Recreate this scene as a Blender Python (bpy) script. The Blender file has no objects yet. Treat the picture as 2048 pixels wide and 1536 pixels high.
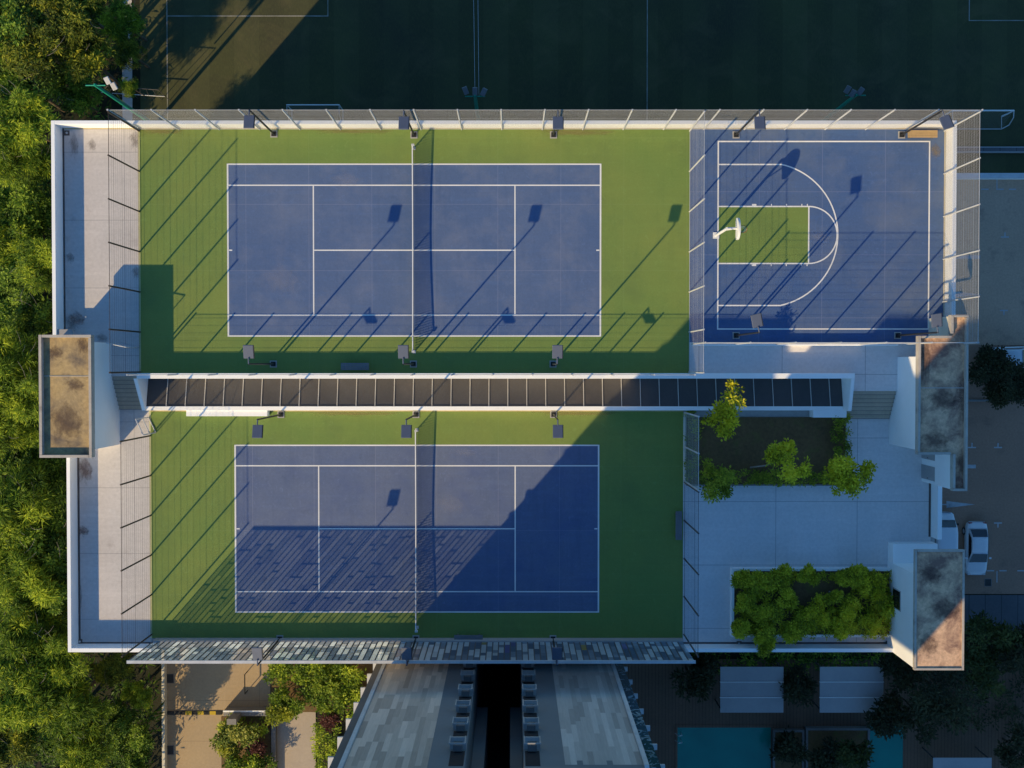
import bpy, math, random
from math import sin, cos, pi, radians, atan, atan2, sqrt
from mathutils import Vector, Matrix
random.seed(7)
sc = bpy.context.scene
col = sc.collection

# ------------------------------------------------------------------ camera model
FPX, CAMH = 2104.0, 67.0
TH = atan((768 - 730) / FPX)
def pt(px, py, z):
    """photo pixel -> world point at height z (used to survey real positions)"""
    xc = (px - 1024) / FPX; yc = -(py - 768) / FPX
    d = Vector((xc, yc * cos(TH) - sin(TH), -yc * sin(TH) - cos(TH)))
    t = (z - CAMH) / d.z
    return Vector((d.x * t, d.y * t, z))
def X(px, z): return pt(px, 730, z).x
def Y(py, z): return pt(1024, py, z).y
ZU, ZL, ZG = 0.0, -1.42, -20.0

cam_d = bpy.data.cameras.new('camera'); cam = bpy.data.objects.new('camera', cam_d); col.objects.link(cam)
cam.location = (0, 0, CAMH); cam.rotation_euler = (-TH, 0, 0)
cam_d.sensor_width = 36; cam_d.lens = FPX * 36 / 2048; cam_d.clip_end = 2000; cam_d.clip_start = 0.5
sc.camera = cam

# ------------------------------------------------------------------ light
EL = radians(28.4); SD = Vector((0.657, 0.754, 0)).normalized()
sun_d = bpy.data.lights.new('sun', 'SUN'); sun = bpy.data.objects.new('sun', sun_d); col.objects.link(sun)
ld = Vector((SD.x * cos(EL), SD.y * cos(EL), -sin(EL)))
sun.rotation_euler = ld.to_track_quat('-Z', 'Y').to_euler()
sun_d.energy = 5.0; sun_d.angle = radians(0.5); sun_d.color = (1.03, 0.765, 0.39)
w = bpy.data.worlds.new('World'); sc.world = w; w.use_nodes = True
nt = w.node_tree; nt.nodes.clear()
sky = nt.nodes.new('ShaderNodeTexSky'); sky.sky_type = 'NISHITA'; sky.sun_disc = False
sky.sun_elevation = EL; sky.sun_rotation = atan2(-SD.x, -SD.y); sky.air_density = 1.0; sky.dust_density = 0.6; sky.ozone_density = 2.5
bg = nt.nodes.new('ShaderNodeBackground'); bg.inputs['Strength'].default_value = 0.099
wo = nt.nodes.new('ShaderNodeOutputWorld')
tn = nt.nodes.new('ShaderNodeMix'); tn.data_type = 'RGBA'; tn.blend_type = 'MULTIPLY'; tn.inputs[0].default_value = 1.0
tn.inputs[7].default_value = (0.68, 1.27, 1.70, 1); nt.links.new(sky.outputs[0], tn.inputs[6]); nt.links.new(tn.outputs[2], bg.inputs[0]); nt.links.new(bg.outputs[0], wo.inputs[0])
sc.view_settings.view_transform = 'Standard'; sc.view_settings.look = 'None'; sc.view_settings.exposure = 0
sc.render.engine = 'CYCLES'
sc.cycles.max_bounces = 8; sc.cycles.transparent_max_bounces = 24

# ------------------------------------------------------------------ materials
def rgb(c): return (c[0], c[1], c[2], 1)
def nodes(name):
    m = bpy.data.materials.new(name); m.use_nodes = True
    n = m.node_tree; n.nodes.clear()
    out = n.nodes.new('ShaderNodeOutputMaterial'); b = n.nodes.new('ShaderNodeBsdfPrincipled')
    n.links.new(b.outputs[0], out.inputs[0])
    return m, n, b, out
def math_node(n, op, a, b=None, clamp=False):
    x = n.nodes.new('ShaderNodeMath'); x.operation = op; x.use_clamp = clamp
    for i, v in enumerate((a, b)):
        if v is None: continue
        if isinstance(v, (int, float)): x.inputs[i].default_value = v
        else: n.links.new(v, x.inputs[i])
    return x.outputs[0]
def mix_col(n, fac, a, b, mode='MIX'):
    x = n.nodes.new('ShaderNodeMix'); x.data_type = 'RGBA'; x.blend_type = mode
    for s, v in ((0, fac), (6, a), (7, b)):
        if isinstance(v, (int, float)): x.inputs[s].default_value = v
        elif isinstance(v, tuple): x.inputs[s].default_value = rgb(v)
        else: n.links.new(v, x.inputs[s])
    return x.outputs[2]
def noise(n, vec, scale, detail=5, rough=0.55, dist=0.0):
    x = n.nodes.new('ShaderNodeTexNoise'); x.inputs['Scale'].default_value = scale
    x.inputs['Detail'].default_value = detail; x.inputs['Roughness'].default_value = rough
    x.inputs['Distortion'].default_value = dist
    n.links.new(vec, x.inputs['Vector']); return x.outputs[0]
def ramp(n, fac, p0, p1):
    x = n.nodes.new('ShaderNodeMapRange'); x.inputs[1].default_value = p0; x.inputs[2].default_value = p1
    x.clamp = True; n.links.new(fac, x.inputs[0]); return x.outputs[0]
def coords(n):
    return n.nodes.new('ShaderNodeTexCoord').outputs['Object']
def scaled(n, vec, s):
    m = n.nodes.new('ShaderNodeMapping'); m.inputs['Scale'].default_value = s
    n.links.new(vec, m.inputs[0]); return m.outputs[0]

def surf(name, c1, c2, big=0.15, fine=6.0, stain=None, stain_scale=0.5, stain_lo=0.58, stain_hi=0.75, stain_amt=0.7,
         rough=0.8, bump=0.15, joints=None, joint_col=(0.2, 0.2, 0.2), joint_amt=0.5, streak=0.0, dist=0.0, grain=0.18, spec=0.3, metal=0.0, scuff=0.0):
    m, n, b, out = nodes(name)
    v = coords(n)
    f1 = ramp(n, noise(n, v, big, 6, 0.6, dist), 0.3, 0.7)
    c = mix_col(n, f1, c1, c2)
    f2 = noise(n, v, fine, 4, 0.65)
    k = math_node(n, 'ADD', math_node(n, 'MULTIPLY', f2, 2 * grain), 1 - grain)
    kk = n.nodes.new('ShaderNodeCombineColor')
    for i in range(3): n.links.new(k, kk.inputs[i])
    c = mix_col(n, 1.0, c, kk.outputs[0], 'MULTIPLY')
    if streak:
        f4 = noise(n, scaled(n, v, (0.25, 3.0, 1)), 1.0, 4, 0.6)
        c = mix_col(n, math_node(n, 'MULTIPLY', ramp(n, f4, 0.5, 0.75), streak), c, tuple(x * 1.45 for x in c1))
        f5 = noise(n, scaled(n, v, (3.0, 0.22, 1)), 1.0, 4, 0.6)
        c = mix_col(n, math_node(n, 'MULTIPLY', ramp(n, f5, 0.52, 0.75), streak), c, tuple(x * 0.7 for x in c1))
    if stain:
        f3 = noise(n, v, stain_scale, 7, 0.65, dist)
        c = mix_col(n, math_node(n, 'MULTIPLY', ramp(n, f3, stain_lo, stain_hi), stain_amt), c, stain)
    if joints:
        sx, sy, wd, ox, oy = joints
        sep = n.nodes.new('ShaderNodeSeparateXYZ'); n.links.new(v, sep.inputs[0])
        def line(o, p, off):
            fr = math_node(n, 'FRACT', math_node(n, 'DIVIDE', math_node(n, 'ADD', o, 1000 + off), p))
            a = math_node(n, 'ABSOLUTE', math_node(n, 'SUBTRACT', fr, 0.5))
            return math_node(n, 'GREATER_THAN', a, 0.5 - wd / p / 2)
        j = math_node(n, 'MAXIMUM', line(sep.outputs[0], sx, ox), line(sep.outputs[1], sy, oy))
        c = mix_col(n, math_node(n, 'MULTIPLY', j, joint_amt), c, joint_col)
    if scuff:
        f6 = noise(n, scaled(n, v, (1.0, 1.0, 1)), 2.2, 9, 0.75, 1.5)
        c = mix_col(n, math_node(n, 'MULTIPLY', ramp(n, f6, 0.56, 0.70), scuff), c, tuple(min(.8, x * 1.7 + .04) for x in c1))
        f7 = noise(n, scaled(n, v, (1.4, 1.4, 1)), 1.3, 9, 0.75, 1.0)
        c = mix_col(n, math_node(n, 'MULTIPLY', ramp(n, f7, 0.57, 0.72), scuff), c, tuple(x * 0.6 for x in c1))
    n.links.new(c, b.inputs['Base Color'])
    b.inputs['Roughness'].default_value = rough; b.inputs['Specular IOR Level'].default_value = spec
    b.inputs['Metallic'].default_value = metal
    if bump:
        bn = n.nodes.new('ShaderNodeBump'); bn.inputs['Strength'].default_value = bump; bn.inputs['Distance'].default_value = 0.03
        n.links.new(noise(n, v, fine * 2.5, 3), bn.inputs['Height']); n.links.new(bn.outputs[0], b.inputs['Normal'])
    return m

M = {}
M['deck_concrete'] = surf('deck_concrete', (0.58, 0.545, 0.52), (0.48, 0.455, 0.44), 0.22, 5, stain=(0.30, 0.26, 0.24), stain_scale=0.45, stain_lo=0.62, stain_hi=0.74, stain_amt=0.55,
                          joints=(6.1, 4.3, 0.035, 0.6, 1.3), joint_col=(0.16, 0.16, 0.17), joint_amt=0.55, streak=0.16, rough=0.75, scuff=0.18)
M['deck_shaded'] = surf('deck_shaded', (0.74, 0.69, 0.67), (0.62, 0.61, 0.60), 0.16, 5, stain=(0.55, 0.56, 0.58), stain_scale=0.35, stain_lo=0.5, stain_hi=0.8, stain_amt=0.4,
                          joints=(5.3, 4.15, 0.035, 0.4, 0.75), joint_col=(0.12, 0.14, 0.17), joint_amt=0.6, streak=0.14, rough=0.75, scuff=0.16)  # copy of the deck concrete, lightened in colour for the shaded right side
M['step_concrete'] = surf('step_concrete', (0.56, 0.46, 0.34), (0.44, 0.37, 0.28), 0.8, 7, streak=0.2)
M['court_green'] = surf('court_green', (0.138, 0.226, 0.056), (0.205, 0.255, 0.062), 0.10, 9, stain=(0.115, 0.17, 0.055), stain_scale=0.3, stain_lo=0.48, stain_hi=0.72, stain_amt=0.5,
                        joints=(4.0, 4.2, 0.028, 0.9, 2.0), joint_col=(0.25, 0.33, 0.13), joint_amt=0.22, streak=0.16, rough=0.85, grain=0.14, scuff=0.22)
M['edge_dust'] = surf('edge_dust', (0.55, 0.45, 0.22), (0.42, 0.34, 0.18), 0.8, 8, bump=0, grain=.3)
M['edge_cream'] = surf('edge_cream', (0.62, 0.60, 0.34), (0.50, 0.50, 0.26), 0.8, 8, bump=0)
M['court_blue'] = surf('court_blue', (0.066, 0.118, 0.250), (0.098, 0.146, 0.264), 0.16, 8, stain=(0.17, 0.20, 0.29), stain_scale=0.45, stain_lo=0.46, stain_hi=0.72, stain_amt=0.55,
                       joints=(4.0, 4.2, 0.03, 0.9, 2.0), joint_col=(0.28, 0.30, 0.42), joint_amt=0.30, streak=0.24, rough=0.8, grain=0.16, scuff=0.30)
M['court_blue_worn'] = surf('court_blue_worn', (0.096, 0.134, 0.240), (0.140, 0.170, 0.256), 0.16, 8, stain=(0.075, 0.11, 0.24), stain_scale=0.4, stain_lo=0.46, stain_hi=0.72, stain_amt=0.6,
                       joints=(4.0, 4.2, 0.03, 0.9, 2.0), joint_col=(0.30, 0.32, 0.42), joint_amt=0.30, streak=0.28, rough=0.8, grain=0.16, scuff=0.34)
M['court_blue_deep'] = surf('court_blue_deep', (0.052, 0.110, 0.262), (0.082, 0.133, 0.252), 0.13, 8, stain=(0.145, 0.18, 0.26), stain_scale=0.35, stain_lo=0.45, stain_hi=0.72, stain_amt=0.6,
                       joints=(4.0, 4.0, 0.03, 0.3, 1.0), joint_col=(0.24, 0.27, 0.42), joint_amt=0.40, streak=0.28, rough=0.8, grain=0.16, scuff=0.34)
M['line_white'] = surf('line_white', (0.80, 0.80, 0.79), (0.70, 0.70, 0.68), 0.7, 14, bump=0, grain=0.08)
M['pitch_line'] = surf('pitch_line', (0.34, 0.33, 0.30), (0.16, 0.17, 0.12), 0.9, 9, bump=0, grain=0.3)
M['wall_white'] = surf('wall_white', (0.93, 0.93, 0.91), (0.88, 0.88, 0.86), 0.5, 4, stain=(0.45, 0.40, 0.30), stain_scale=0.8, stain_lo=0.66, stain_hi=0.85, stain_amt=0.35, grain=0.05, bump=0.05)
M['wall_cream'] = surf('wall_cream', (0.70, 0.66, 0.55), (0.60, 0.56, 0.46), 0.5, 4, grain=0.08)
M['podium_wall'] = surf('podium_wall', (0.42, 0.41, 0.39), (0.33, 0.32, 0.31), 0.2, 4)
M['roof_tan'] = surf('roof_tan', (0.47, 0.335, 0.150), (0.36, 0.265, 0.145), 0.45, 5.0, stain=(0.10, 0.085, 0.08), stain_scale=0.42, stain_lo=0.47, stain_hi=0.68, stain_amt=0.80, dist=1.1, grain=0.45)
M['roof_grey'] = surf('roof_grey', (0.74, 0.47, 0.28), (0.62, 0.41, 0.27), 0.45, 5.5, stain=(0.19, 0.105, 0.085), stain_scale=0.6, stain_lo=0.43, stain_hi=0.60, stain_amt=0.9, dist=0.25, grain=0.5)
M['roof_rim'] = surf('roof_rim', (0.50, 0.46, 0.40), (0.38, 0.34, 0.30), 0.8, 5, stain=(0.12, 0.10, 0.09), stain_scale=1.2, stain_amt=0.5)
M['asphalt'] = surf('asphalt', (0.38, 0.22, 0.145), (0.30, 0.18, 0.125), 0.14, 6, stain=(0.12, 0.085, 0.07), stain_scale=0.5, stain_lo=0.55, stain_hi=0.75, stain_amt=0.6, grain=0.28)
M['asphalt_pale'] = surf('asphalt_pale', (0.58, 0.37, 0.25), (0.47, 0.31, 0.21), 0.14, 6, stain=(0.16, 0.12, 0.10), stain_scale=0.6, stain_lo=0.55, stain_hi=0.75, stain_amt=0.6, grain=0.28)
M['driveway'] = surf('driveway', (0.43, 0.32, 0.19), (0.36, 0.275, 0.18), 0.25, 5, stain=(0.22, 0.15, 0.09), stain_scale=0.4, stain_amt=0.4, joints=(9.0, 3.4, 0.04, 2, 0.3), joint_col=(0.2, 0.15, 0.1), joint_amt=0.6, grain=0.2)
M['path'] = surf('path', (0.45, 0.38, 0.31), (0.38, 0.32, 0.27), 0.4, 5, grain=0.15)
M['paver_blue'] = surf('paver_blue', (0.115, 0.12, 0.13), (0.085, 0.09, 0.10), 0.4, 5, joints=(1.35, 60, 0.05, 0.2, 0), joint_col=(0.03, 0.03, 0.03), joint_amt=0.8)
M['timber_deck'] = surf('timber_deck', (0.21, 0.12, 0.075), (0.16, 0.095, 0.06), 0.4, 5, joints=(0.28, 900, 0.03, 0, 0), joint_col=(0.025, 0.02, 0.02), joint_amt=0.7, grain=0.25)
M['soil'] = surf('soil', (0.12, 0.075, 0.032), (0.17, 0.105, 0.045), 0.6, 5, stain=(0.12, 0.12, 0.025), stain_scale=1.1, stain_lo=0.52, stain_hi=0.7, stain_amt=0.7, grain=0.5, bump=0.5)
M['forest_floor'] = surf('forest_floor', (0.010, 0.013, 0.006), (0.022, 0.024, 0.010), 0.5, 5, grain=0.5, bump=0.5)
M['skylight'] = surf('skylight', (0.092, 0.086, 0.084), (0.066, 0.062, 0.062), 0.3, 7, stain=(0.15, 0.12, 0.105), stain_scale=0.35, stain_amt=0.4, rough=0.5, grain=0.15, bump=0.04)
M['bar_pale'] = surf('bar_pale', (0.55, 0.52, 0.48), (0.45, 0.43, 0.40), 1, 8, bump=0)
M['galv'] = surf('galv', (0.55, 0.56, 0.57), (0.42, 0.43, 0.45), 1.2, 8, rough=0.45, bump=0, spec=0.5)
M['galv_dark'] = surf('galv_dark', (0.10, 0.095, 0.095), (0.07, 0.07, 0.072), 1.2, 8, rough=0.6, bump=0)
M['post_shaded'] = surf('post_shaded', (0.075, 0.055, 0.042), (0.055, 0.042, 0.034), 1.2, 8, rough=0.6, bump=0)  # shaded side of the galvanised posts, put in as a dark colour
M['pole_black'] = surf('pole_black', (0.018, 0.020, 0.022), (0.03, 0.03, 0.032), 1.2, 8, rough=0.5, bump=0)
M['lamp_grey'] = surf('lamp_grey', (0.110, 0.130, 0.185), (0.09, 0.108, 0.155), 1.5, 6, rough=0.55, bump=0)
M['lamp_glass'] = surf('lamp_glass', (0.5, 0.5, 0.5), (0.45, 0.45, 0.45), 1.5, 6, rough=0.3, bump=0)
M['green_paint'] = surf('green_paint', (0.02, 0.32, 0.21), (0.015, 0.25, 0.17), 0.5, 6, rough=0.4, bump=0)
M['bench_grey'] = surf('bench_grey', (0.20, 0.20, 0.21), (0.15, 0.15, 0.155), 1, 6, rough=0.7)
M['bench_tan'] = surf('bench_tan', (0.48, 0.33, 0.16), (0.40, 0.27, 0.13), 1, 6, streak=0.3, rough=0.7)
M['net_dark'] = surf('net_dark', (0.02, 0.02, 0.022), (0.03, 0.03, 0.03), 1, 6, bump=0)
M['orange_rim'] = surf('orange_rim', (0.45, 0.12, 0.03), (0.38, 0.10, 0.03), 1, 6, bump=0)
M['ledge_white'] = surf('ledge_white', (0.60, 0.60, 0.60), (0.50, 0.50, 0.50), 1, 5, bump=0)
M['ledge_grey'] = surf('ledge_grey', (0.42, 0.40, 0.38), (0.34, 0.33, 0.32), 1, 5, bump=0)
M['tower_plain'] = surf('tower_plain', (0.20, 0.215, 0.225), (0.175, 0.19, 0.20), 0.3, 3, grain=0.06, bump=0)
M['tower_dark'] = surf('tower_dark', (0.16, 0.15, 0.145), (0.135, 0.13, 0.125), 0.3, 3, grain=0.06, bump=0)
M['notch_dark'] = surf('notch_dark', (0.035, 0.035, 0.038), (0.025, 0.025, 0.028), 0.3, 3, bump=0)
M['glass_dark'] = surf('glass_dark', (0.012, 0.013, 0.016), (0.018, 0.019, 0.022), 0.3, 3, rough=0.08, spec=0.6, bump=0, grain=0.02)
M['car_white'] = surf('car_white', (0.66, 0.68, 0.70), (0.64, 0.66, 0.68), 0.3, 3, rough=0.18, spec=0.6, bump=0, grain=0.02)
M['van_white'] = surf('van_white', (0.60, 0.64, 0.68), (0.58, 0.62, 0.66), 0.3, 3, rough=0.25, spec=0.5, bump=0, grain=0.02)
M['tyre'] = surf('tyre', (0.018, 0.018, 0.018), (0.025, 0.025, 0.025), 1, 6, rough=0.9, bump=0)
M['plastic_red'] = surf('plastic_red', (0.3, 0.02, 0.015), (0.28, 0.02, 0.015), 1, 6, rough=0.3, bump=0)
M['pergola_sheet'] = surf('pergola_sheet', (0.40, 0.38, 0.37), (0.33, 0.32, 0.32), 0.4, 4, stain=(0.45, 0.42, 0.38), stain_scale=0.5, stain_amt=0.3, grain=0.08, bump=0.05, rough=0.5)
M['kerb_stone'] = surf('kerb_stone', (0.24, 0.23, 0.22), (0.18, 0.17, 0.165), 0.6, 5)
M['gutter'] = surf('gutter', (0.13, 0.11, 0.10), (0.08, 0.07, 0.07), 1.5, 6, grain=.4)
M['hatch'] = surf('hatch', (0.055, 0.055, 0.055), (0.04, 0.04, 0.04), 1, 8)
M['paint_yellow'] = surf('paint_yellow', (0.60, 0.42, 0.03), (0.52, 0.36, 0.03), 1, 6, bump=0)
M['paint_black'] = surf('paint_black', (0.02, 0.02, 0.02), (0.03, 0.03, 0.03), 1, 6, bump=0)
M['road_paint'] = surf('road_paint', (0.50, 0.50, 0.50), (0.38, 0.38, 0.38), 2.0, 12, stain=(0.10, 0.09, 0.09), stain_scale=2.0, stain_amt=0.6, bump=0)
M['bark'] = surf('bark', (0.13, 0.10, 0.07), (0.085, 0.065, 0.045), 1.5, 8, bump=0.4)
M['bark_pale'] = surf('bark_pale', (0.34, 0.31, 0.27), (0.25, 0.22, 0.19), 1.5, 8, bump=0.3)
M['turf_pitch'] = None

def pitch_mat():
    m, n, b, out = nodes('pitch_turf')
    v = coords(n)
    sep = n.nodes.new('ShaderNodeSeparateXYZ'); n.links.new(v, sep.inputs[0])
    st = math_node(n, 'GREATER_THAN', math_node(n, 'FRACT', math_node(n, 'DIVIDE', math_node(n, 'ADD', sep.outputs[0], 1000.7), 4.1)), 0.5)
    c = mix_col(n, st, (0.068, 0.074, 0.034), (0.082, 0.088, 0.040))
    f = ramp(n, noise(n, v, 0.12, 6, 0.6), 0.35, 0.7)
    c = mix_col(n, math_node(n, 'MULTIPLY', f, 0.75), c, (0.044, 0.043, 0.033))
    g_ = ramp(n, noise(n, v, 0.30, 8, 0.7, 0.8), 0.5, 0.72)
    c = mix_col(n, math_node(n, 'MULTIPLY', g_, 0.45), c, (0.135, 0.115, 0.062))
    f = noise(n, scaled(n, v, (6, 1.5, 1)), 2.0, 4, 0.7)
    c = mix_col(n, math_node(n, 'MULTIPLY', ramp(n, f, 0.45, 0.8), 0.4), c, (0.13, 0.14, 0.05))
    n.links.new(c, b.inputs['Base Color']); b.inputs['Roughness'].default_value = 0.95; b.inputs['Specular IOR Level'].default_value = 0.1
    return m
M['turf_pitch'] = pitch_mat()

def water_mat():
    m, n, b, out = nodes('pool_water')
    v = coords(n)
    f = ramp(n, noise(n, v, 0.5, 4), 0.3, 0.7)
    c = mix_col(n, f, (0.002, 0.20, 0.165), (0.003, 0.25, 0.20))
    n.links.new(c, b.inputs['Base Color']); b.inputs['Roughness'].default_value = 0.08
    bn = n.nodes.new('ShaderNodeBump'); bn.inputs['Strength'].default_value = 0.12; bn.inputs['Distance'].default_value = 0.05
    n.links.new(noise(n, v, 2.2, 3), bn.inputs['Height']); n.links.new(bn.outputs[0], b.inputs['Normal'])
    return m
M['water'] = water_mat()

def mesh_mat(name, colr, cover):
    """chain-link: fine crossing wires as see-through cover"""
    m, n, b, out = nodes(name)
    b.inputs['Base Color'].default_value = rgb(colr); b.inputs['Roughness'].default_value = 0.5
    tr = n.nodes.new('ShaderNodeBsdfTransparent'); mx = n.nodes.new('ShaderNodeMixShader')
    v = coords(n)
    sep = n.nodes.new('ShaderNodeSeparateXYZ'); n.links.new(v, sep.inputs[0])
    h = math_node(n, 'ADD', sep.outputs[0], sep.outputs[1])
    def wire(sgn):
        d = math_node(n, 'ADD', h, math_node(n, 'MULTIPLY', sep.outputs[2], sgn))
        fr = math_node(n, 'FRACT', math_node(n, 'DIVIDE', math_node(n, 'ADD', d, 500), 0.16))
        return math_node(n, 'LESS_THAN', fr, cover * 0.5)
    a = math_node(n, 'MAXIMUM', wire(1.0), wire(-1.0))
    f = noise(n, v, 0.7, 3)
    n.links.new(a, mx.inputs[0]); n.links.new(tr.outputs[0], mx.inputs[1]); n.links.new(b.outputs[0], mx.inputs[2])
    n.links.new(mx.outputs[0], out.inputs[0])
    return m
M['chain_link'] = mesh_mat('chain_link', (0.34, 0.34, 0.35), 0.055)
M['chain_link_dense'] = mesh_mat('chain_link_dense', (0.40, 0.40, 0.41), 0.24)
M['chain_link_thin'] = mesh_mat('chain_link_thin', (0.10, 0.10, 0.10), 0.04)
M['chain_link_green'] = mesh_mat('chain_link_green', (0.16, 0.22, 0.20), 0.34)
M['tennis_netting'] = mesh_mat('tennis_netting', (0.02, 0.02, 0.022), 0.62)
M['goal_netting'] = mesh_mat('goal_netting', (0.3, 0.3, 0.3), 0.10)

def screen_mat():
    """perforated / frosted cladding sheet: colour and openness come from the sheet"""
    m, n, b, out = nodes('screen_sheet')
    at = n.nodes.new('ShaderNodeAttribute'); at.attribute_name = 'tint'
    op = n.nodes.new('ShaderNodeAttribute'); op.attribute_name = 'openness'
    v = coords(n)
    k = math_node(n, 'ADD', math_node(n, 'MULTIPLY', noise(n, v, 3.0, 5), 0.3), 0.85)
    kk = n.nodes.new('ShaderNodeCombineColor')
    for i in range(3): n.links.new(k, kk.inputs[i])
    c = mix_col(n, 1.0, at.outputs['Color'], kk.outputs[0], 'MULTIPLY')
    n.links.new(c, b.inputs['Base Color']); b.inputs['Roughness'].default_value = 0.6
    tl = n.nodes.new('ShaderNodeBsdfTranslucent'); n.links.new(c, tl.inputs[0])
    m1 = n.nodes.new('ShaderNodeMixShader'); m1.inputs[0].default_value = 0.45
    n.links.new(b.outputs[0], m1.inputs[1]); n.links.new(tl.outputs[0], m1.inputs[2])
    tr = n.nodes.new('ShaderNodeBsdfTransparent'); m2 = n.nodes.new('ShaderNodeMixShader')
    n.links.new(op.outputs['Fac'], m2.inputs[0]); n.links.new(m1.outputs[0], m2.inputs[1]); n.links.new(tr.outputs[0], m2.inputs[2])
    n.links.new(m2.outputs[0], out.inputs[0])
    return m
M['screen_sheet'] = screen_mat()

def tint_mat(name, rough=0.7):
    m, n, b, out = nodes(name)
    at = n.nodes.new('ShaderNodeAttribute'); at.attribute_name = 'tint'
    v = coords(n)
    k = math_node(n, 'ADD', math_node(n, 'MULTIPLY', noise(n, scaled(n, v, (6, 6, 0.5)), 2.0, 5), 0.36), 0.82)
    kk = n.nodes.new('ShaderNodeCombineColor')
    for i in range(3): n.links.new(k, kk.inputs[i])
    c = mix_col(n, 1.0, at.outputs['Color'], kk.outputs[0], 'MULTIPLY')
    n.links.new(c, b.inputs['Base Color']); b.inputs['Roughness'].default_value = rough
    return m
M['facade_tiles'] = tint_mat('facade_tiles')

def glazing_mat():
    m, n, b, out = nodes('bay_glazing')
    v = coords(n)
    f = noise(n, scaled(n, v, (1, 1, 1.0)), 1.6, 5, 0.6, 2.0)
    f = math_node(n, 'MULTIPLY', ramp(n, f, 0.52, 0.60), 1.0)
    c = mix_col(n, f, (0.010, 0.045, 0.075), (0.22, 0.30, 0.34))  # pale wavy patches are reflections painted into the glass colour
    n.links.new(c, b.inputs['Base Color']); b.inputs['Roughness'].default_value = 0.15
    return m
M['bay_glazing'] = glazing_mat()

def leaf_mat(name, dark, mid, bright, trans=0.35):
    m, n, b, out = nodes(name)
    at = n.nodes.new('ShaderNodeAttribute'); at.attribute_name = 'tint'
    t = at.outputs['Fac']
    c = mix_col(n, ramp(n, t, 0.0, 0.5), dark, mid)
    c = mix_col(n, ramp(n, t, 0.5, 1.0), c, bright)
    n.links.new(c, b.inputs['Base Color']); b.inputs['Roughness'].default_value = 0.55; b.inputs['Specular IOR Level'].default_value = 0.25
    tl = n.nodes.new('ShaderNodeBsdfTranslucent'); n.links.new(c, tl.inputs[0])
    mx = n.nodes.new('ShaderNodeMixShader'); mx.inputs[0].default_value = trans
    n.links.new(b.outputs[0], mx.inputs[1]); n.links.new(tl.outputs[0], mx.inputs[2]); n.links.new(mx.outputs[0], out.inputs[0])
    return m
M['leaf_bright'] = leaf_mat('leaf_bright', (0.0416, 0.0833, 0.0095), (0.1874, 0.2945, 0.0214), (0.5865, 0.663, 0.0459))
M['leaf_green'] = leaf_mat('leaf_green', (0.0192, 0.048, 0.0077), (0.096, 0.184, 0.0192), (0.3456, 0.4864, 0.0461))
M['leaf_olive'] = leaf_mat('leaf_olive', (0.022, 0.038, 0.008), (0.165, 0.210, 0.022), (0.46, 0.46, 0.035))
M['leaf_planter'] = leaf_mat('leaf_planter', (0.17, 0.19, 0.010), (0.60, 0.55, 0.02), (0.90, 0.80, 0.05), 0.4)
M['leaf_dark'] = leaf_mat('leaf_dark', (0.024, 0.028, 0.012), (0.052, 0.056, 0.022), (0.10, 0.10, 0.04))  # leaf colour darkened to carry the shade these trees stand in
M['leaf_shade'] = leaf_mat('leaf_shade', (0.03, 0.045, 0.012), (0.07, 0.09, 0.02), (0.12, 0.14, 0.035))  # milder darkening of the leaf colour for the same shade
M['leaf_mid'] = leaf_mat('leaf_mid', (0.07, 0.10, 0.010), (0.25, 0.30, 0.02), (0.50, 0.50, 0.04))
M['leaf_garden'] = leaf_mat('leaf_garden', (0.045, 0.09, 0.01), (0.16, 0.26, 0.02), (0.34, 0.40, 0.03))
M['leaf_yellowish'] = leaf_mat('leaf_yellowish', (0.14, 0.16, 0.010), (0.42, 0.42, 0.02), (0.75, 0.68, 0.04))
M['leaf_red'] = leaf_mat('leaf_red', (0.05, 0.018, 0.015), (0.11, 0.035, 0.03), (0.16, 0.07, 0.05))
M['leaf_flower'] = leaf_mat('leaf_flower', (0.07, 0.12, 0.02), (0.24, 0.31, 0.05), (0.50, 0.48, 0.10))

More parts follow.
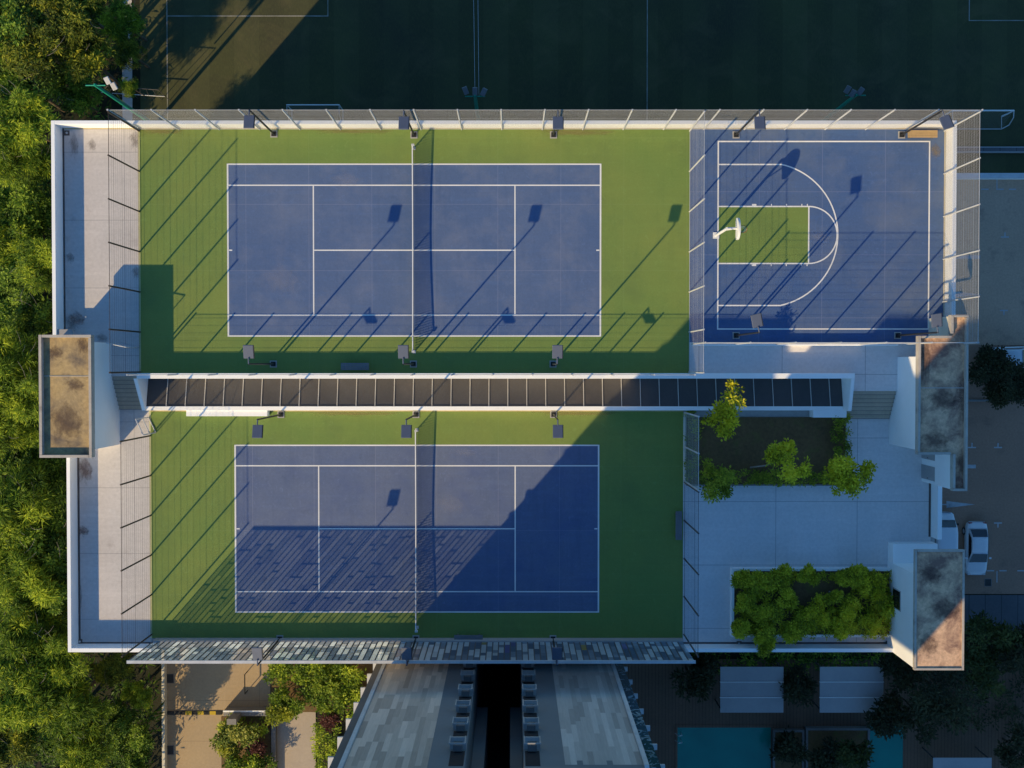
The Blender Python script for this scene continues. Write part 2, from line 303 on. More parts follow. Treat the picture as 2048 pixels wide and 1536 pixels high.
# ------------------------------------------------------------------ object helpers
def tag(o, label=None, cat=None, group=None, kind=None):
    if label: o['label'] = label
    if cat: o['category'] = cat
    if group: o['group'] = group
    if kind: o['kind'] = kind
    return o
def thing(name, label, cat, loc=(0, 0, 0), group=None, rz=0.0):
    o = bpy.data.objects.new(name, None); col.objects.link(o); o.empty_display_size = 0.3
    o.location = loc; o.rotation_euler = (0, 0, rz)
    return tag(o, label, cat, group)
def wloc(o):
    v = Vector((0, 0, 0))
    while o: v += Vector(o.location); o = o.parent
    return v
class MB:
    def __init__(s): s.v = []; s.f = []; s.mi = []; s.cur = 0; s.sm = []
    def add(s, vs, fs, smooth=False):
        k = len(s.v); s.v += [tuple(p) for p in vs]
        s.f += [tuple(i + k for i in f) for f in fs]; s.mi += [s.cur] * len(fs); s.sm += [smooth] * len(fs); return s
    def box(s, x0, x1, y0, y1, z0, z1, m=None):
        vs = [Vector((x, y, z)) for z in (z0, z1) for y in (y0, y1) for x in (x0, x1)]
        if m is not None: vs = [m @ p for p in vs]
        return s.add(vs, [(0, 2, 3, 1), (4, 5, 7, 6), (0, 1, 5, 4), (2, 6, 7, 3), (0, 4, 6, 2), (1, 3, 7, 5)])
    def cyl(s, p0, p1, r0, r1=None, n=8, cap=True):
        r1 = r0 if r1 is None else r1
        p0 = Vector(p0); p1 = Vector(p1); d = (p1 - p0).normalized()
        a = d.orthogonal().normalized(); b = d.cross(a)
        vs = []
        for p, r in ((p0, r0), (p1, r1)):
            for i in range(n): vs.append(p + (a * cos(2 * pi * i / n) + b * sin(2 * pi * i / n)) * r)
        fs = [(i, (i + 1) % n, n + (i + 1) % n, n + i) for i in range(n)]
        s.add(vs, fs, n > 4)
        if cap: s.add(vs, [tuple(range(n - 1, -1, -1)), tuple(range(n, 2 * n))])
        return s
    def tube(s, pts, r, n=8):
        for i in range(len(pts) - 1):
            rr = r if isinstance(r, (int, float)) else r[i]; r2 = r if isinstance(r, (int, float)) else r[i + 1]
            s.cyl(pts[i], pts[i + 1], rr, r2, n)
        return s
    def quad(s, a, b, c, d): return s.add([a, b, c, d], [(0, 1, 2, 3)])
    def sheet(s, x0, x1, y0, y1, z): return s.quad((x0, y0, z), (x1, y0, z), (x1, y1, z), (x0, y1, z))
    def prism(s, poly, z0, z1):
        n = len(poly); vs = [(x, y, z0) for x, y in poly] + [(x, y, z1) for x, y in poly]
        fs = [tuple(range(n - 1, -1, -1)), tuple(range(n, 2 * n))] + [(i, (i + 1) % n, n + (i + 1) % n, n + i) for i in range(n)]
        return s.add(vs, fs)
    def build(s, name, mats, parent=None, loc=None, bevel=0.0):
        o0 = Vector((0, 0, 0))
        if parent is not None: o0 = wloc(parent)
        me = bpy.data.meshes.new(name)
        me.from_pydata([tuple(Vector(p) - o0) for p in s.v], [], s.f)
        if not isinstance(mats, (list, tuple)): mats = [mats]
        for m in mats: me.materials.append(m)
        for p, i, q in zip(me.polygons, s.mi, s.sm): p.material_index = i; p.use_smooth = q
        me.update()
        o = bpy.data.objects.new(name, me); col.objects.link(o)
        if parent is not None: o.parent = parent
        if bevel:
            bm = o.modifiers.new('edge', 'BEVEL'); bm.width = bevel; bm.segments = 2; bm.limit_method = 'ANGLE'
        return o
def children(o): return [c for c in list(col.objects) if c.parent is o]
KIDS = {}
def copy_tree(o, parent=None):
    c = o.copy(); col.objects.link(c)
    if parent is not None: c.parent = parent
    for ch in KIDS.setdefault(o.name, children(o)): copy_tree(ch, c)
    return c
def struct(mb, name, mat, label=None):
    o = mb.build(name, mat); o['kind'] = 'structure'
    if label: o['label'] = label
    return o
def set_attr(o, name, vals, typ='FLOAT', dom='FACE'):
    a = o.data.attributes.new(name, typ, dom)
    if typ == 'FLOAT': a.data.foreach_set('value', vals)
    else:
        flat = []
        for v in vals: flat += [v[0], v[1], v[2], 1.0]
        a.data.foreach_set('color', flat)

# ------------------------------------------------------------------ foliage helpers
def leaf_mesh(clusters, leaf_l, leaf_w, per, spread, droop=0.35, rnd=None, up=0.35):
    """clusters: (pos, tint). returns verts, faces, tints: many single bent leaf blades around every twig end"""
    R = rnd or random
    vs, fs, ts = [], [], []
    for c, tint in clusters:
        c = Vector(c)
        for k in range(per):
            d = Vector((R.gauss(0, 1), R.gauss(0, 1), R.gauss(0, 0.55) + up)).normalized()
            p = c + d * (spread * R.uniform(0.05, 1.0))
            L = leaf_l * R.uniform(0.6, 1.3); W = leaf_w * R.uniform(0.7, 1.3)
            dd = (d + Vector((R.gauss(0, .35), R.gauss(0, .35), -droop))).normalized()
            side = dd.cross(Vector((R.gauss(0, .25), R.gauss(0, .25), 1))).normalized()
            q = p + dd * L * 0.45 + Vector((0, 0, 0.06 * L)); e = p + dd * L
            k0 = len(vs); vs += [p, q + side * W * 0.5, e, q - side * W * 0.5]
            fs.append((k0, k0 + 1, k0 + 2, k0 + 3))
            ts.append(min(1, max(0, tint + R.gauss(0, 0.16))))
    return vs, fs, ts
def leaf_obj(name, data, mat, parent=None):
    vs, fs, ts = data
    me = bpy.data.meshes.new(name); o0 = wloc(parent) if parent is not None else Vector((0, 0, 0))
    me.from_pydata([tuple(v - o0) for v in vs], [], fs); me.materials.append(mat); me.update()
    o = bpy.data.objects.new(name, me); col.objects.link(o)
    set_attr(o, 'tint', ts)
    if parent is not None: o.parent = parent
    return o
def crown_clusters(R, rx, ry, rz, n, lobes):
    out = []
    L = []
    for i in range(lobes):
        a = R.uniform(0, 2 * pi); r = sqrt(R.uniform(0.05, 1.0)) * 0.72
        L.append((Vector((cos(a) * r * rx, sin(a) * r * ry, R.uniform(-0.35, 0.6) * rz)), R.uniform(0.24, 0.44), R.uniform(-0.25, 0.28)))
    for i in range(n):
        c, s, t = R.choice(L)
        d = Vector((R.gauss(0, 1), R.gauss(0, 1), R.gauss(0.25, 0.9))).normalized()
        p = c + Vector((d.x * rx * s, d.y * ry * s, d.z * rz * s)) * R.uniform(0.55, 1.0)
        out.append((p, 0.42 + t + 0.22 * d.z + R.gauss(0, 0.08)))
    return out
def tree_parts(root, R, height, rx, ry, rz, n, lobes, ll, lw, per, spread, leafm, barkm, trunk_r=0.16, lean=(0, 0), droop=0.35):
    """trunk + limbs + crown in root's local frame: base at 0, crown centre at height"""
    b0 = wloc(root)
    top = Vector((lean[0], lean[1], height))
    cl = crown_clusters(R, rx, ry, rz, n, lobes)
    tr = MB()
    mid = top * 0.5 + Vector((R.uniform(-.15, .15), R.uniform(-.15, .15), 0))
    tr.tube([b0, b0 + mid, b0 + top - Vector((0, 0, rz * 0.4))], [trunk_r, trunk_r * .75, trunk_r * .5], 8)
    st = top - Vector((0, 0, rz * 0.5))
    for i in range(7):
        p, _ = R.choice(cl)
        e = top + p * 0.85
        m = (st + e) * 0.5 + Vector((0, 0, -0.1 * rz))
        tr.tube([b0 + st, b0 + m, b0 + e], [trunk_r * .45, trunk_r * .28, trunk_r * .12], 5)
    tr.build('trunk', barkm, root)
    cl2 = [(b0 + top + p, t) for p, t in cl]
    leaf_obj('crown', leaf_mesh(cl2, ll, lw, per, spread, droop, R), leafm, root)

def sparse_box_clusters(R, x0, x1, y0, y1, z0, z1, dens):
    n = max(4, int((x1 - x0) * (y1 - y0) * dens)); out = []
    for i in range(n):
        x = R.uniform(x0, x1); y = R.uniform(y0, y1)
        h = R.uniform(0.55, 1.0)
        out.append((Vector((x, y, z0 + (z1 - z0) * h)), 0.25 + 0.4 * h + 0.18 * sin(x * 1.7 + y * 1.3) + R.gauss(0, 0.1)))
    return out

# =================================================================== SETTING
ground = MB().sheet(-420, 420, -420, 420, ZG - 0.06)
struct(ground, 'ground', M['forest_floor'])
# football pitch north of the podium
px0 = X(284, ZG); pz = ZG
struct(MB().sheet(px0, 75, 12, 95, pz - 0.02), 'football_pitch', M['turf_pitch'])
LW = 0.085
pl = MB(); zl = pz + 0.004
gx = X(338, pz); cx = X(1293, pz); bx0, by0 = X(658, pz), Y(32, pz)
pl.sheet(gx - LW / 2, gx + LW / 2, 13, 75, zl); pl.sheet(cx - LW / 2, cx + LW / 2, 13, 75, zl)
pl.sheet(gx + LW / 2, bx0 - LW / 2, by0 - LW / 2, by0 + LW / 2, zl); pl.sheet(bx0 - LW / 2, bx0 + LW / 2, by0 - LW / 2, 60, zl)
rx0, ry0 = X(1933, pz), Y(41, pz)
pl.sheet(rx0 - LW / 2, rx0 + LW / 2, ry0 - LW / 2, 60, zl); pl.sheet(rx0 + LW / 2, 2 * cx - gx, ry0 - LW / 2, ry0 + LW / 2, zl)
po = pl.build('pitch_lines', M['pitch_line'], col.objects['football_pitch'])
# side path left of pitch
struct(MB().sheet(X(248, ZG), X(268, ZG), 12, 70, ZG - 0.025), 'footpath', M['deck_concrete'])
# car park
cpx0 = X(1800, ZG)
cp = MB().sheet(cpx0, 75, Y(1188, ZG), Y(352, ZG), ZG); struct(cp, 'car_park', M['asphalt'])
struct(MB().sheet(cpx0, 75, Y(690, ZG) , Y(353, ZG), ZG + 0.006), 'car_park_upper_bay', M['asphalt_pale'])
struct(MB().sheet(cpx0, 75, Y(1262, ZG), Y(1190, ZG), ZG - 0.01), 'paved_strip', M['paver_blue'])
# driveway, path, pool deck
struct(MB().sheet(X(328, ZG), X(538, ZG), -60, Y(1200, ZG), ZG), 'driveway', M['driveway'])
struct(MB().sheet(X(548, ZG), X(629, ZG), -60, Y(1424, ZG), ZG + 0.01), 'garden_path', M['path'])
struct(MB().sheet(X(1180, ZG), 75, -75, Y(1318, ZG), ZG), 'pool_deck', M['timber_deck'])
pw = MB().sheet(X(1357, ZG), X(1545, ZG), -60, Y(1455, ZG), ZG + 0.012); struct(pw, 'swimming_pool', M['water'])
struct(MB().sheet(X(1742, ZG), X(1811, ZG), -60, Y(1452, ZG), ZG + 0.012), 'paddling_pool', M['water'])

for nm, xa, xb_, yt in (('swimming_pool', 1357, 1545, 1455), ('paddling_pool', 1742, 1811, 1452)):
    r_ = MB(); x0, x1, y1 = X(xa, ZG), X(xb_, ZG), Y(yt, ZG)
    r_.box(x0 - .22, x1 + .22, y1, y1 + .22, ZG, ZG + .03); r_.box(x0 - .22, x0, -60, y1, ZG, ZG + .03); r_.box(x1, x1 + .22, -60, y1, ZG, ZG + .03)
    r_.build('pool_rim', M['timber_deck'], col.objects[nm])
# =================================================================== PODIUM
XL, XR = -28.75, 27.75
YT = 15.25
SHX0, SHX1 = -23.55, 21.32      # skylight trench ends
NP0, NP1 = -0.85, -0.52         # north parapet of the trench
SR0, SR1 = -2.92, -2.66         # south rim
YB = -18.46
UPS = -1.66                     # south edge of upper deck on the right
pod = thing('parking_podium', 'large concrete podium building carrying the rooftop sports courts', 'building', (0, 0, ZG))
b = MB()
b.box(XL, XR, NP1, YT, ZG, -0.03)
b.box(XL + .15, SHX0 - .03, -0.72, NP1 - .003, ZG, -0.03)
b.box(SHX1 + .03, XR, UPS, NP1 - .003, ZG, -0.03)
b.box(XL + .15, SHX0, YB, -0.72, ZG, ZL - 0.03)
b.box(SHX0, SHX1, YB, NP1, ZG, ZL - 0.03)
b.box(SHX1, XR - .15, YB, UPS, ZG, ZL - 0.03)
b.build('body', M['podium_wall'], pod)
def parapet(x0, x1, y0, y1, z0, z1, mat='wall_white'):
    m = MB().box(x0, x1, y0, y1, z0, z1); return m.build('parapet', M[mat], pod, bevel=0.015)
parapet(XL, -28.52, 1.42, YT, -0.03, 1.12)
parapet(-28.52, 27.5, 15.02, YT, -0.03, 1.12)
parapet(27.5, XR, 3.1, YT, -0.03, 1.12)
parapet(XL + .2, -28.32, YB, -5.65, ZL - .03, -0.30)
parapet(-28.32, -23.2, YB, -18.2, ZL - .03, -0.30)
parapet(11.15, 24.6, YB, -18.22, ZL - .03, -0.30)
parapet(27.30, 27.58, -11.2, -7.62, ZL - .03, -0.30)
parapet(11.45, 24.45, 1.22, 1.42, -.03, 0.42)
# trench walls (north parapet, south rim, sloping end walls)
parapet(SHX0 - 0.02, SHX1 + .2, NP0, NP1, -1.5, 0.97)
parapet(SHX0, SHX1, SR0, SR1, -1.5, -0.62)
def endwall(x0, x1, zt0, zt1):
    ys0, ys1 = SR0, NP0
    vs = [(x, y, z) for x in (x0, x1) for (y, z) in ((ys0, -1.5), (ys1, -1.5), (ys1, zt0), (ys0, zt1))]
    MB().add(vs, [(0, 3, 2, 1), (4, 5, 6, 7), (0, 1, 5, 4), (1, 2, 6, 5), (2, 3, 7, 6), (3, 0, 4, 7)]).build('trench_end_wall', M['wall_white'], pod)
endwall(SHX0 - .22, SHX0, 0.95, -0.55); endwall(SHX1, SHX1 + .2, 0.95, 0.35)
parapet(X(1627, -.6), SHX1 + .2, -3.38, SR0, -1.5, -0.60)
parapet(X(373, -.9), X(535, -.9), -3.30, SR0, -1.5, -0.78)
# deck surfaces
def pav(name, rects, z, mat):
    m = MB()
    for r in rects: m.sheet(*r, z)
    return struct(m, name, mat)
gu0, gu1 = X(281, 0), X(1378, 0)
gl0, gl1 = X(300, ZL), X(1367, ZL)
pav('upper_deck_paving', [(-28.52, gu0, NP1, 15.02), (-28.52, SHX0 - .22, -0.72, NP1), ], 0.0, M['deck_concrete'])
pav('side_deck_paving', [(gu1, 27.5, NP1, 1.45), (SHX1 + .2, 27.5, UPS, NP1)], 0.0, M['deck_shaded'])
pav('lower_deck_paving', [(-28.32, gl0, -18.2, -2.9), ], ZL, M['deck_concrete'])
pav('garden_deck_paving', [(gl1, SHX1 + .2, -18.22, -3.38), (SHX1 + .2, 27.3, -18.22, -3.5)], ZL, M['deck_shaded'])
def steps(name, label, x0, x1, y0, y1, n):
    t = thing(name, label, 'steps', ((x0 + x1) / 2, y0, 0))
    dy = (y1 - y0) / n
    m = MB()
    for i in range(n):
        z = -(i + 1) * (-ZL) / (n + 1)
        m.box(x0, x1, y0 + dy * (i + 1), y0 + dy * i, ZL - .05, z)
        m2 = None
    m.build('flight', M['step_concrete'], t)
    nz = MB()
    for i in range(n):
        z = -(i + 1) * (-ZL) / (n + 1)
        nz.box(x0, x1, y0 + dy * (i + 1) + 0.005, y0 + dy * (i + 1) + 0.04, z, z + 0.006)
    nz.build('nosing', M['kerb_stone'], t)
steps('steps', 'grey flight of steps between right stair tower and trench end', SHX1 + .2, 24.5, UPS, -3.5, 7)
steps('steps', 'grey flight of steps beside the left stair tower', -25.53, SHX0 - .22, -0.72, -2.9, 8)

# skylight roof panels in the trench
sk = thing('skylight_roof', 'long dark panelled roof strip sunk between the two tennis courts', 'roof', (0, -1.7, -1.1))
zs, zn = -0.70, -1.12
MB().quad((SHX0, SR1, zs), (SHX1, SR1, zs), (SHX1, NP0, zn), (SHX0, NP0, zn)).build('roof_sheet', M['skylight'], sk)
xs0 = X(334, -.9); k = 0
while xs0 + k * 1.222 < SHX1 - .2:
    xx = xs0 + k * 1.222; k += 1
    wv = 0.024
    vs = [(xx - wv, SR1, zs + .003), (xx + wv, SR1, zs + .003), (xx + wv, NP0, zn + .003), (xx - wv, NP0, zn + .003)]
    vs += [(a, b_, c + .05) for a, b_, c in vs]
    MB().add(vs, [(3, 2, 1, 0), (4, 5, 6, 7), (0, 1, 5, 4), (1, 2, 6, 5), (2, 3, 7, 6), (3, 0, 4, 7)]).build('glazing_bar', M['bar_pale'], sk)

# =================================================================== COURTS
def tennis(name, label, cxw, cyw, z, greenrect, blue):
    g = MB().sheet(*greenrect, z + 0.004); go = struct(g, name, M['court_green'], label)
    L, Wd = 23.77, 10.97
    bl = MB().sheet(cxw - L / 2, cxw + L / 2, cyw - Wd / 2, cyw + Wd / 2, z + 0.008); bo = bl.build('playing_area', M[blue], go)
    m = MB(); zz = z + 0.012
    def h(x0, x1, y, w_=0.075): m.sheet(cxw + x0, cxw + x1, cyw + y - w_ / 2, cyw + y + w_ / 2, zz)
    def v(x, y0, y1, w_=0.075): m.sheet(cxw + x - w_ / 2, cxw + x + w_ / 2, cyw + y0, cyw + y1, zz)
    e = 0.0375
    for y in (-Wd / 2 + e, Wd / 2 - e): h(-L / 2 + .1, L / 2 - .1, y, 0.085)
    for x in (-L / 2 + .05, L / 2 - .05): v(x, -Wd / 2, Wd / 2, 0.10)
    for y in (-4.115, 4.115): h(-L / 2 + .1, L / 2 - .1, y)
    for x in (-6.40, 6.40): v(x, -4.115 + .0375, 4.115 - .0375)
    h(-6.36, 6.36, 0)
    for s in (-1, 1): m.sheet(cxw + s * (L / 2 - .22) - .1, cxw + s * (L / 2 - .22) + .1, cyw - .04, cyw + .04, zz)
    m.build('court_lines', M['line_white'], go)
    return go
cu = pt(828.5, 500.5, 0); cl = pt(834.0, 1057.5, ZL)
tennis('tennis_court', 'upper tennis court, blue play area in a green surround', cu.x, cu.y, 0, (gu0, gu1, NP1, 15.02), 'court_blue')
tennis('tennis_court', 'lower tennis court by the screen wall, half in tower shadow', cl.x, cl.y, ZL, (gl0, gl1, -17.85, SR0), 'court_blue_worn')

def tennis_net(label, c, z):
    t = thing('tennis_net', label, 'net', (c.x, c.y, z), 'tennis nets')
    hw = 6.45
    for s in (-1, 1):
        p = MB(); p.cyl((c.x, c.y + s * hw, z), (c.x, c.y + s * hw, z + 1.07), 0.05, n=10); p.box(c.x - .1, c.x + .1, c.y + s * hw - .1, c.y + s * hw + .1, z, z + .03)
        p.box(c.x - .055, c.x + .13, c.y + s * hw - .06, c.y + s * hw + .06, z + .98, z + 1.12)
        p.build('post', M['ledge_white'], t)
    n = 16; nm = MB(); tp = MB(); bt = MB()
    def zt(u): return z + 0.914 + 0.156 * abs(u) ** 1.5
    for i in range(n):
        u0 = -1 + 2 * i / n; u1 = -1 + 2 * (i + 1) / n
        y0, y1 = c.y + u0 * hw, c.y + u1 * hw
        nm.quad((c.x, y0, z + .03), (c.x, y1, z + .03), (c.x, y1, zt(u1) - .06), (c.x, y0, zt(u0) - .06))
        vs = [(c.x + dx, y, zz + dz) for (y, zz) in ((y0, zt(u0)), (y1, zt(u1))) for dx in (-.03, .03) for dz in (-.07, 0)]
        tp.add(vs, [(0, 1, 3, 2), (4, 6, 7, 5), (0, 4, 5, 1), (2, 3, 7, 6), (1, 5, 7, 3), (0, 2, 6, 4)])
    nm.build('netting', M['tennis_netting'], t); tp.build('headband', M['line_white'], t)
    MB().box(c.x - .032, c.x + .032, c.y - .025, c.y + .025, z, z + .9).build('centre_strap', M['line_white'], t)
tennis_net('tennis net across the upper court, whole length in sun', pt(828, 500.5, 0), 0)
tennis_net('tennis net across the lower court, crossing the striped screen shadow', pt(834, 1057.5, ZL), ZL)

# basketball court
bc = struct(MB().sheet(gu1, 27.5, 1.45, 15.02, 0.004), 'basketball_court', M['court_blue_deep'], 'half basketball court with deep blue surface')
kx0, kx1, ky0, ky1 = X(1434, 0), X(1616, 0), Y(527, 0), Y(413, 0)
MB().sheet(kx0, kx1, ky0, ky1, 0.008).build('key_area', M['court_green'], bc)
m = MB(); zz = 0.012; lw = 0.085
def hl(x0, x1, y): m.sheet(x0, x1, y - lw / 2, y + lw / 2, zz)
def vl(x, y0, y1): m.sheet(x - lw / 2, x + lw / 2, y0, y1, zz)
ox0, ox1, oy0, oy1 = X(1435, 0), X(1856, 0), Y(658, 0), Y(283, 0)
hl(ox0 - lw / 2, ox1 + lw / 2, oy0); hl(ox0 - lw / 2, ox1 + lw / 2, oy1)
vl(ox0, oy0 + lw / 2, oy1 - lw / 2); vl(ox1, oy0 + lw / 2, oy1 - lw / 2)
zz = 0.016
def arc(cx_, cy_, r, a0, a1, n=40):
    for i in range(n):
        t0 = a0 + (a1 - a0) * i / n; t1 = a0 + (a1 - a0) * (i + 1) / n
        q = [(cx_ + cos(t) * rr, cy_ + sin(t) * rr, zz) for t, rr in ((t0, r - lw / 2), (t0, r + lw / 2), (t1, r + lw / 2), (t1, r - lw / 2))]
        m.quad(*q)
ycen = Y(470, 0); r3 = (X(1674, 0) - X(1530.5, 0)); th3 = math.asin(min(1, (Y(329, 0) - ycen) / r3))
arc(X(1530.5, 0), ycen, r3, -th3, th3)
hl(ox0 + lw / 2, X(1530.5, 0) + r3 * cos(th3), Y(329, 0)); hl(ox0 + lw / 2, X(1530.5, 0) + r3 * cos(th3), Y(611, 0))
hl(ox0 + lw / 2, kx1 + lw / 2, ky0); hl(ox0 + lw / 2, kx1 + lw / 2, ky1); vl(kx1, ky0 + lw / 2, ky1 - lw / 2)
zz = 0.020
arc(kx1, ycen, (ky1 - ky0) / 2, -pi / 2, pi / 2, 30)
zz = 0.012
for s, yk in ((1, ky1), (-1, ky0)):
    for px, ww in ((1507, .28), (1541.5, .06), (1571.5, .06), (1602, .06), (1613, .06)):
        xk = X(px, 0); m.sheet(xk - ww / 2, xk + ww / 2, min(yk + s * .045, yk + s * .16), max(yk + s * .045, yk + s * .16), zz)
m.build('court_lines', M['line_white'], bc)

for nm, (x, y0, y1, z) in {'u': (gu0, NP1, 15.02, .009), 'l': (gl0, -17.85, SR0, ZL + .009)}.items():
    MB().sheet(x - .07, x + .03, y0, y1, z).build('edge_line', M['edge_cream'], col.objects['tennis_court' if nm == 'u' else 'tennis_court.001'])
MB().sheet(-28.38, gu1, 14.95, 15.02, .012).build('edge_line', M['edge_dust'], col.objects['tennis_court'])
MB().sheet(gu1, 27.4, 14.95, 15.02, .012).build('edge_line', M['edge_dust'], col.objects['basketball_court'])
MB().sheet(27.42, 27.5, 3.1, 14.95, .012).build('edge_line', M['edge_dust'], col.objects['basketball_court'])
MB().sheet(gl0, gl1, SR0 - .10, SR0 - .003, ZL + .012).build('edge_line', M['edge_dust'], col.objects['tennis_court.001'])
def stain_mat(name, c, amt):
    m, n, b, out = nodes(name)
    v = coords(n); le = n.nodes.new('ShaderNodeVectorMath'); le.operation = 'LENGTH'; n.links.new(v, le.inputs[0])
    f = math_node(n, 'SUBTRACT', 1.0, le.outputs['Value'])
    nz = noise(n, v, 2.6, 6, 0.65)
    a = ramp(n, math_node(n, 'ADD', f, math_node(n, 'MULTIPLY', math_node(n, 'SUBTRACT', nz, .5), 2.0)), .20, .85)
    tr = n.nodes.new('ShaderNodeBsdfTransparent'); mx = n.nodes.new('ShaderNodeMixShader')
    b.inputs['Base Color'].default_value = rgb(c); b.inputs['Roughness'].default_value = .9
    n.links.new(math_node(n, 'MULTIPLY', a, amt), mx.inputs[0]); n.links.new(tr.outputs[0], mx.inputs[1]); n.links.new(b.outputs[0], mx.inputs[2]); n.links.new(mx.outputs[0], out.inputs[0])
    return m
M['stain_rust'] = stain_mat('stain_rust', (.22, .13, .10), .6); M['stain_dark'] = stain_mat('stain_dark', (.20, .17, .15), .42)
M['stain_soot'] = stain_mat('stain_soot', (.10, .062, .05), .55)
M['stain_orange'] = stain_mat('stain_orange', (.30, .22, .09), .4); M['stain_pale'] = stain_mat('stain_pale', (.34, .36, .46), .22)
def stain(parent, px, py, rx, ry, z, mat):
    c = pt(px, py, z)
    o = MB().sheet(-1, 1, -1, 1, 0).build('stain', M[mat]); o.parent = col.objects[parent]
    o.location = (c.x, c.y, z); o.scale = (rx, ry, 1)
up, lo_ = 'upper_deck_paving', 'lower_deck_paving'
for a in ((up, 153, 638, .75, .7, .006, 'stain_rust'), (up, 203, 676, .55, .45, .006, 'stain_dark'), (up, 270, 280, .5, .9, .006, 'stain_dark'), (up, 184, 290, .35, .6, .006, 'stain_dark'), (up, 148, 290, .4, 1.1, .006, 'stain_dark'),
          (up, 140, 515, .4, .5, .006, 'stain_dark'), (up, 142, 648, .5, .9, .006, 'stain_dark'), (up, 272, 545, .35, .6, .006, 'stain_dark'), (lo_, 170, 940, .7, 1.2, ZL + .006, 'stain_rust'), (lo_, 165, 1062, .6, .5, ZL + .006, 'stain_rust'), (lo_, 158, 1190, .3, 1.6, ZL + .006, 'stain_dark'),
          ('basketball_court', 1871, 302, .5, .7, .009, 'stain_orange'), ('basketball_court', 1640, 475, .8, .5, .022, 'stain_pale'), ('tennis_court', 690, 360, 1.2, .7, .014, 'stain_pale'), ('tennis_court', 560, 560, 1.6, 1.4, .014, 'stain_pale'), ('tennis_court', 320, 262, 2.0, .35, .009, 'stain_orange'),
          ('tennis_court', 1150, 264, 3.5, .4, .009, 'stain_orange'), ('tennis_court', 700, 262, 4.0, .3, .009, 'stain_orange'), ('tennis_court.001', 900, 1010, 1.3, 1.0, ZL + .014, 'stain_pale'), ('tennis_court.001', 700, 826, 4.5, .3, ZL + .009, 'stain_orange'), ('tennis_court.001', 1150, 826, 4.0, .3, ZL + .009, 'stain_orange'), ('tennis_court.001', 930, 905, 1.0, .4, ZL + .014, 'stain_pale')): stain(*a)
for nm, rct, z in (('upper_deck_paving', (-28.52, -28.40, 1.45, 15.0), .004), ('lower_deck_paving', (-28.32, -28.18, -18.2, -5.7), ZL + .004), ('lower_deck_paving', (-28.18, -23.4, -18.2, -18.1), ZL + .004), ('garden_deck_paving', (11.2, 24.5, -18.22, -18.1), ZL + .004), ('garden_deck_paving', (27.16, 27.3, -11.2, -7.6), ZL + .004)):
    MB().sheet(*rct, z).build('gutter', M['gutter'], col.objects[nm])
def outlet(label, px, py, z):
    c = pt(px, py, z); t = thing('roof_drain', label, 'drain', (c.x, c.y, z), 'square roof drains in the deck corners')
    MB().box(c.x - .16, c.x + .16, c.y - .16, c.y + .16, z, z + .03).build('frame', M['gutter'], t)
    MB().cyl((c.x, c.y, z + .03), (c.x, c.y, z + .07), .07, n=10).build('dome', M['galv'], t)
outlet('small square roof drain in the top left corner of upper deck', 134, 266, 0)
outlet('small square roof drain in the bottom left corner of lower deck', 160, 1283, ZL)
outlet('small square roof drain below left end of white edged planter', 1478, 1287, ZL)
outlet('small square roof drain beside the lower right stair tower', 1776, 1287, ZL)
# hoop
hb = pt(1432, 471, 0)
hp = thing('basketball_hoop', 'white basketball hoop with rounded fan backboard on bent post', 'basketball hoop', (hb.x, hb.y, 0))
p = MB(); bend = Vector((hb.x, hb.y, 3.45)); tip = pt(1474, 456.5, 3.35); tip.z = 3.3
p.box(hb.x - .2, hb.x + .2, hb.y - .2, hb.y + .2, 0.02, .06); p.tube([hb, bend], 0.085, 10); p.cyl(bend, tip, .075, n=10); p.cyl(bend - Vector((0, 0, .9)), tip - Vector((.15, 0, .25)), .035, n=8)
p.build('post', M['line_white'], hp)
bx = tip.x + .06; byc = hb.y + .02
fan = []
for i in range(25):
    a = pi * i / 24; fan.append((cos(a) * .66, 3.15 + sin(a) * .62))
fan += [(-.66, 3.02), (-.50, 2.9), (.50, 2.9), (.66, 3.02)]
n = len(fan); vs = [(bx - .05, byc + a, z) for a, z in fan] + [(bx + .09, byc + a, z) for a, z in fan]
MB().add(vs, [tuple(range(n)), tuple(range(2 * n - 1, n - 1, -1))] + [(i, n + i, n + (i + 1) % n, (i + 1) % n) for i in range(n)]).build('backboard', M['line_white'], hp, bevel=.02)
rm = MB(); rc = Vector((bx + .09 + .30, byc, 3.05))
ring = [rc + Vector((cos(2 * pi * i / 20) * .225, sin(2 * pi * i / 20) * .225, 0)) for i in range(21)]
rm.tube(ring, .016, 6); rm.box(bx + .09, bx + .18, byc - .06, byc + .06, 3.0, 3.1); ri = rm.build('rim', M['orange_rim'], hp)
nn = MB()
for i in range(12):
    a = 2 * pi * i / 12
    for s in (-1, 1):
        nn.tube([rc + Vector((cos(a) * .22, sin(a) * .22, 0)), rc + Vector((cos(a + s * .35) * .16, sin(a + s * .35) * .16, -.22)), rc + Vector((cos(a + s * .6) * .12, sin(a + s * .6) * .12, -.42))], .006, 4)
nn.build('net', M['line_white'], hp)

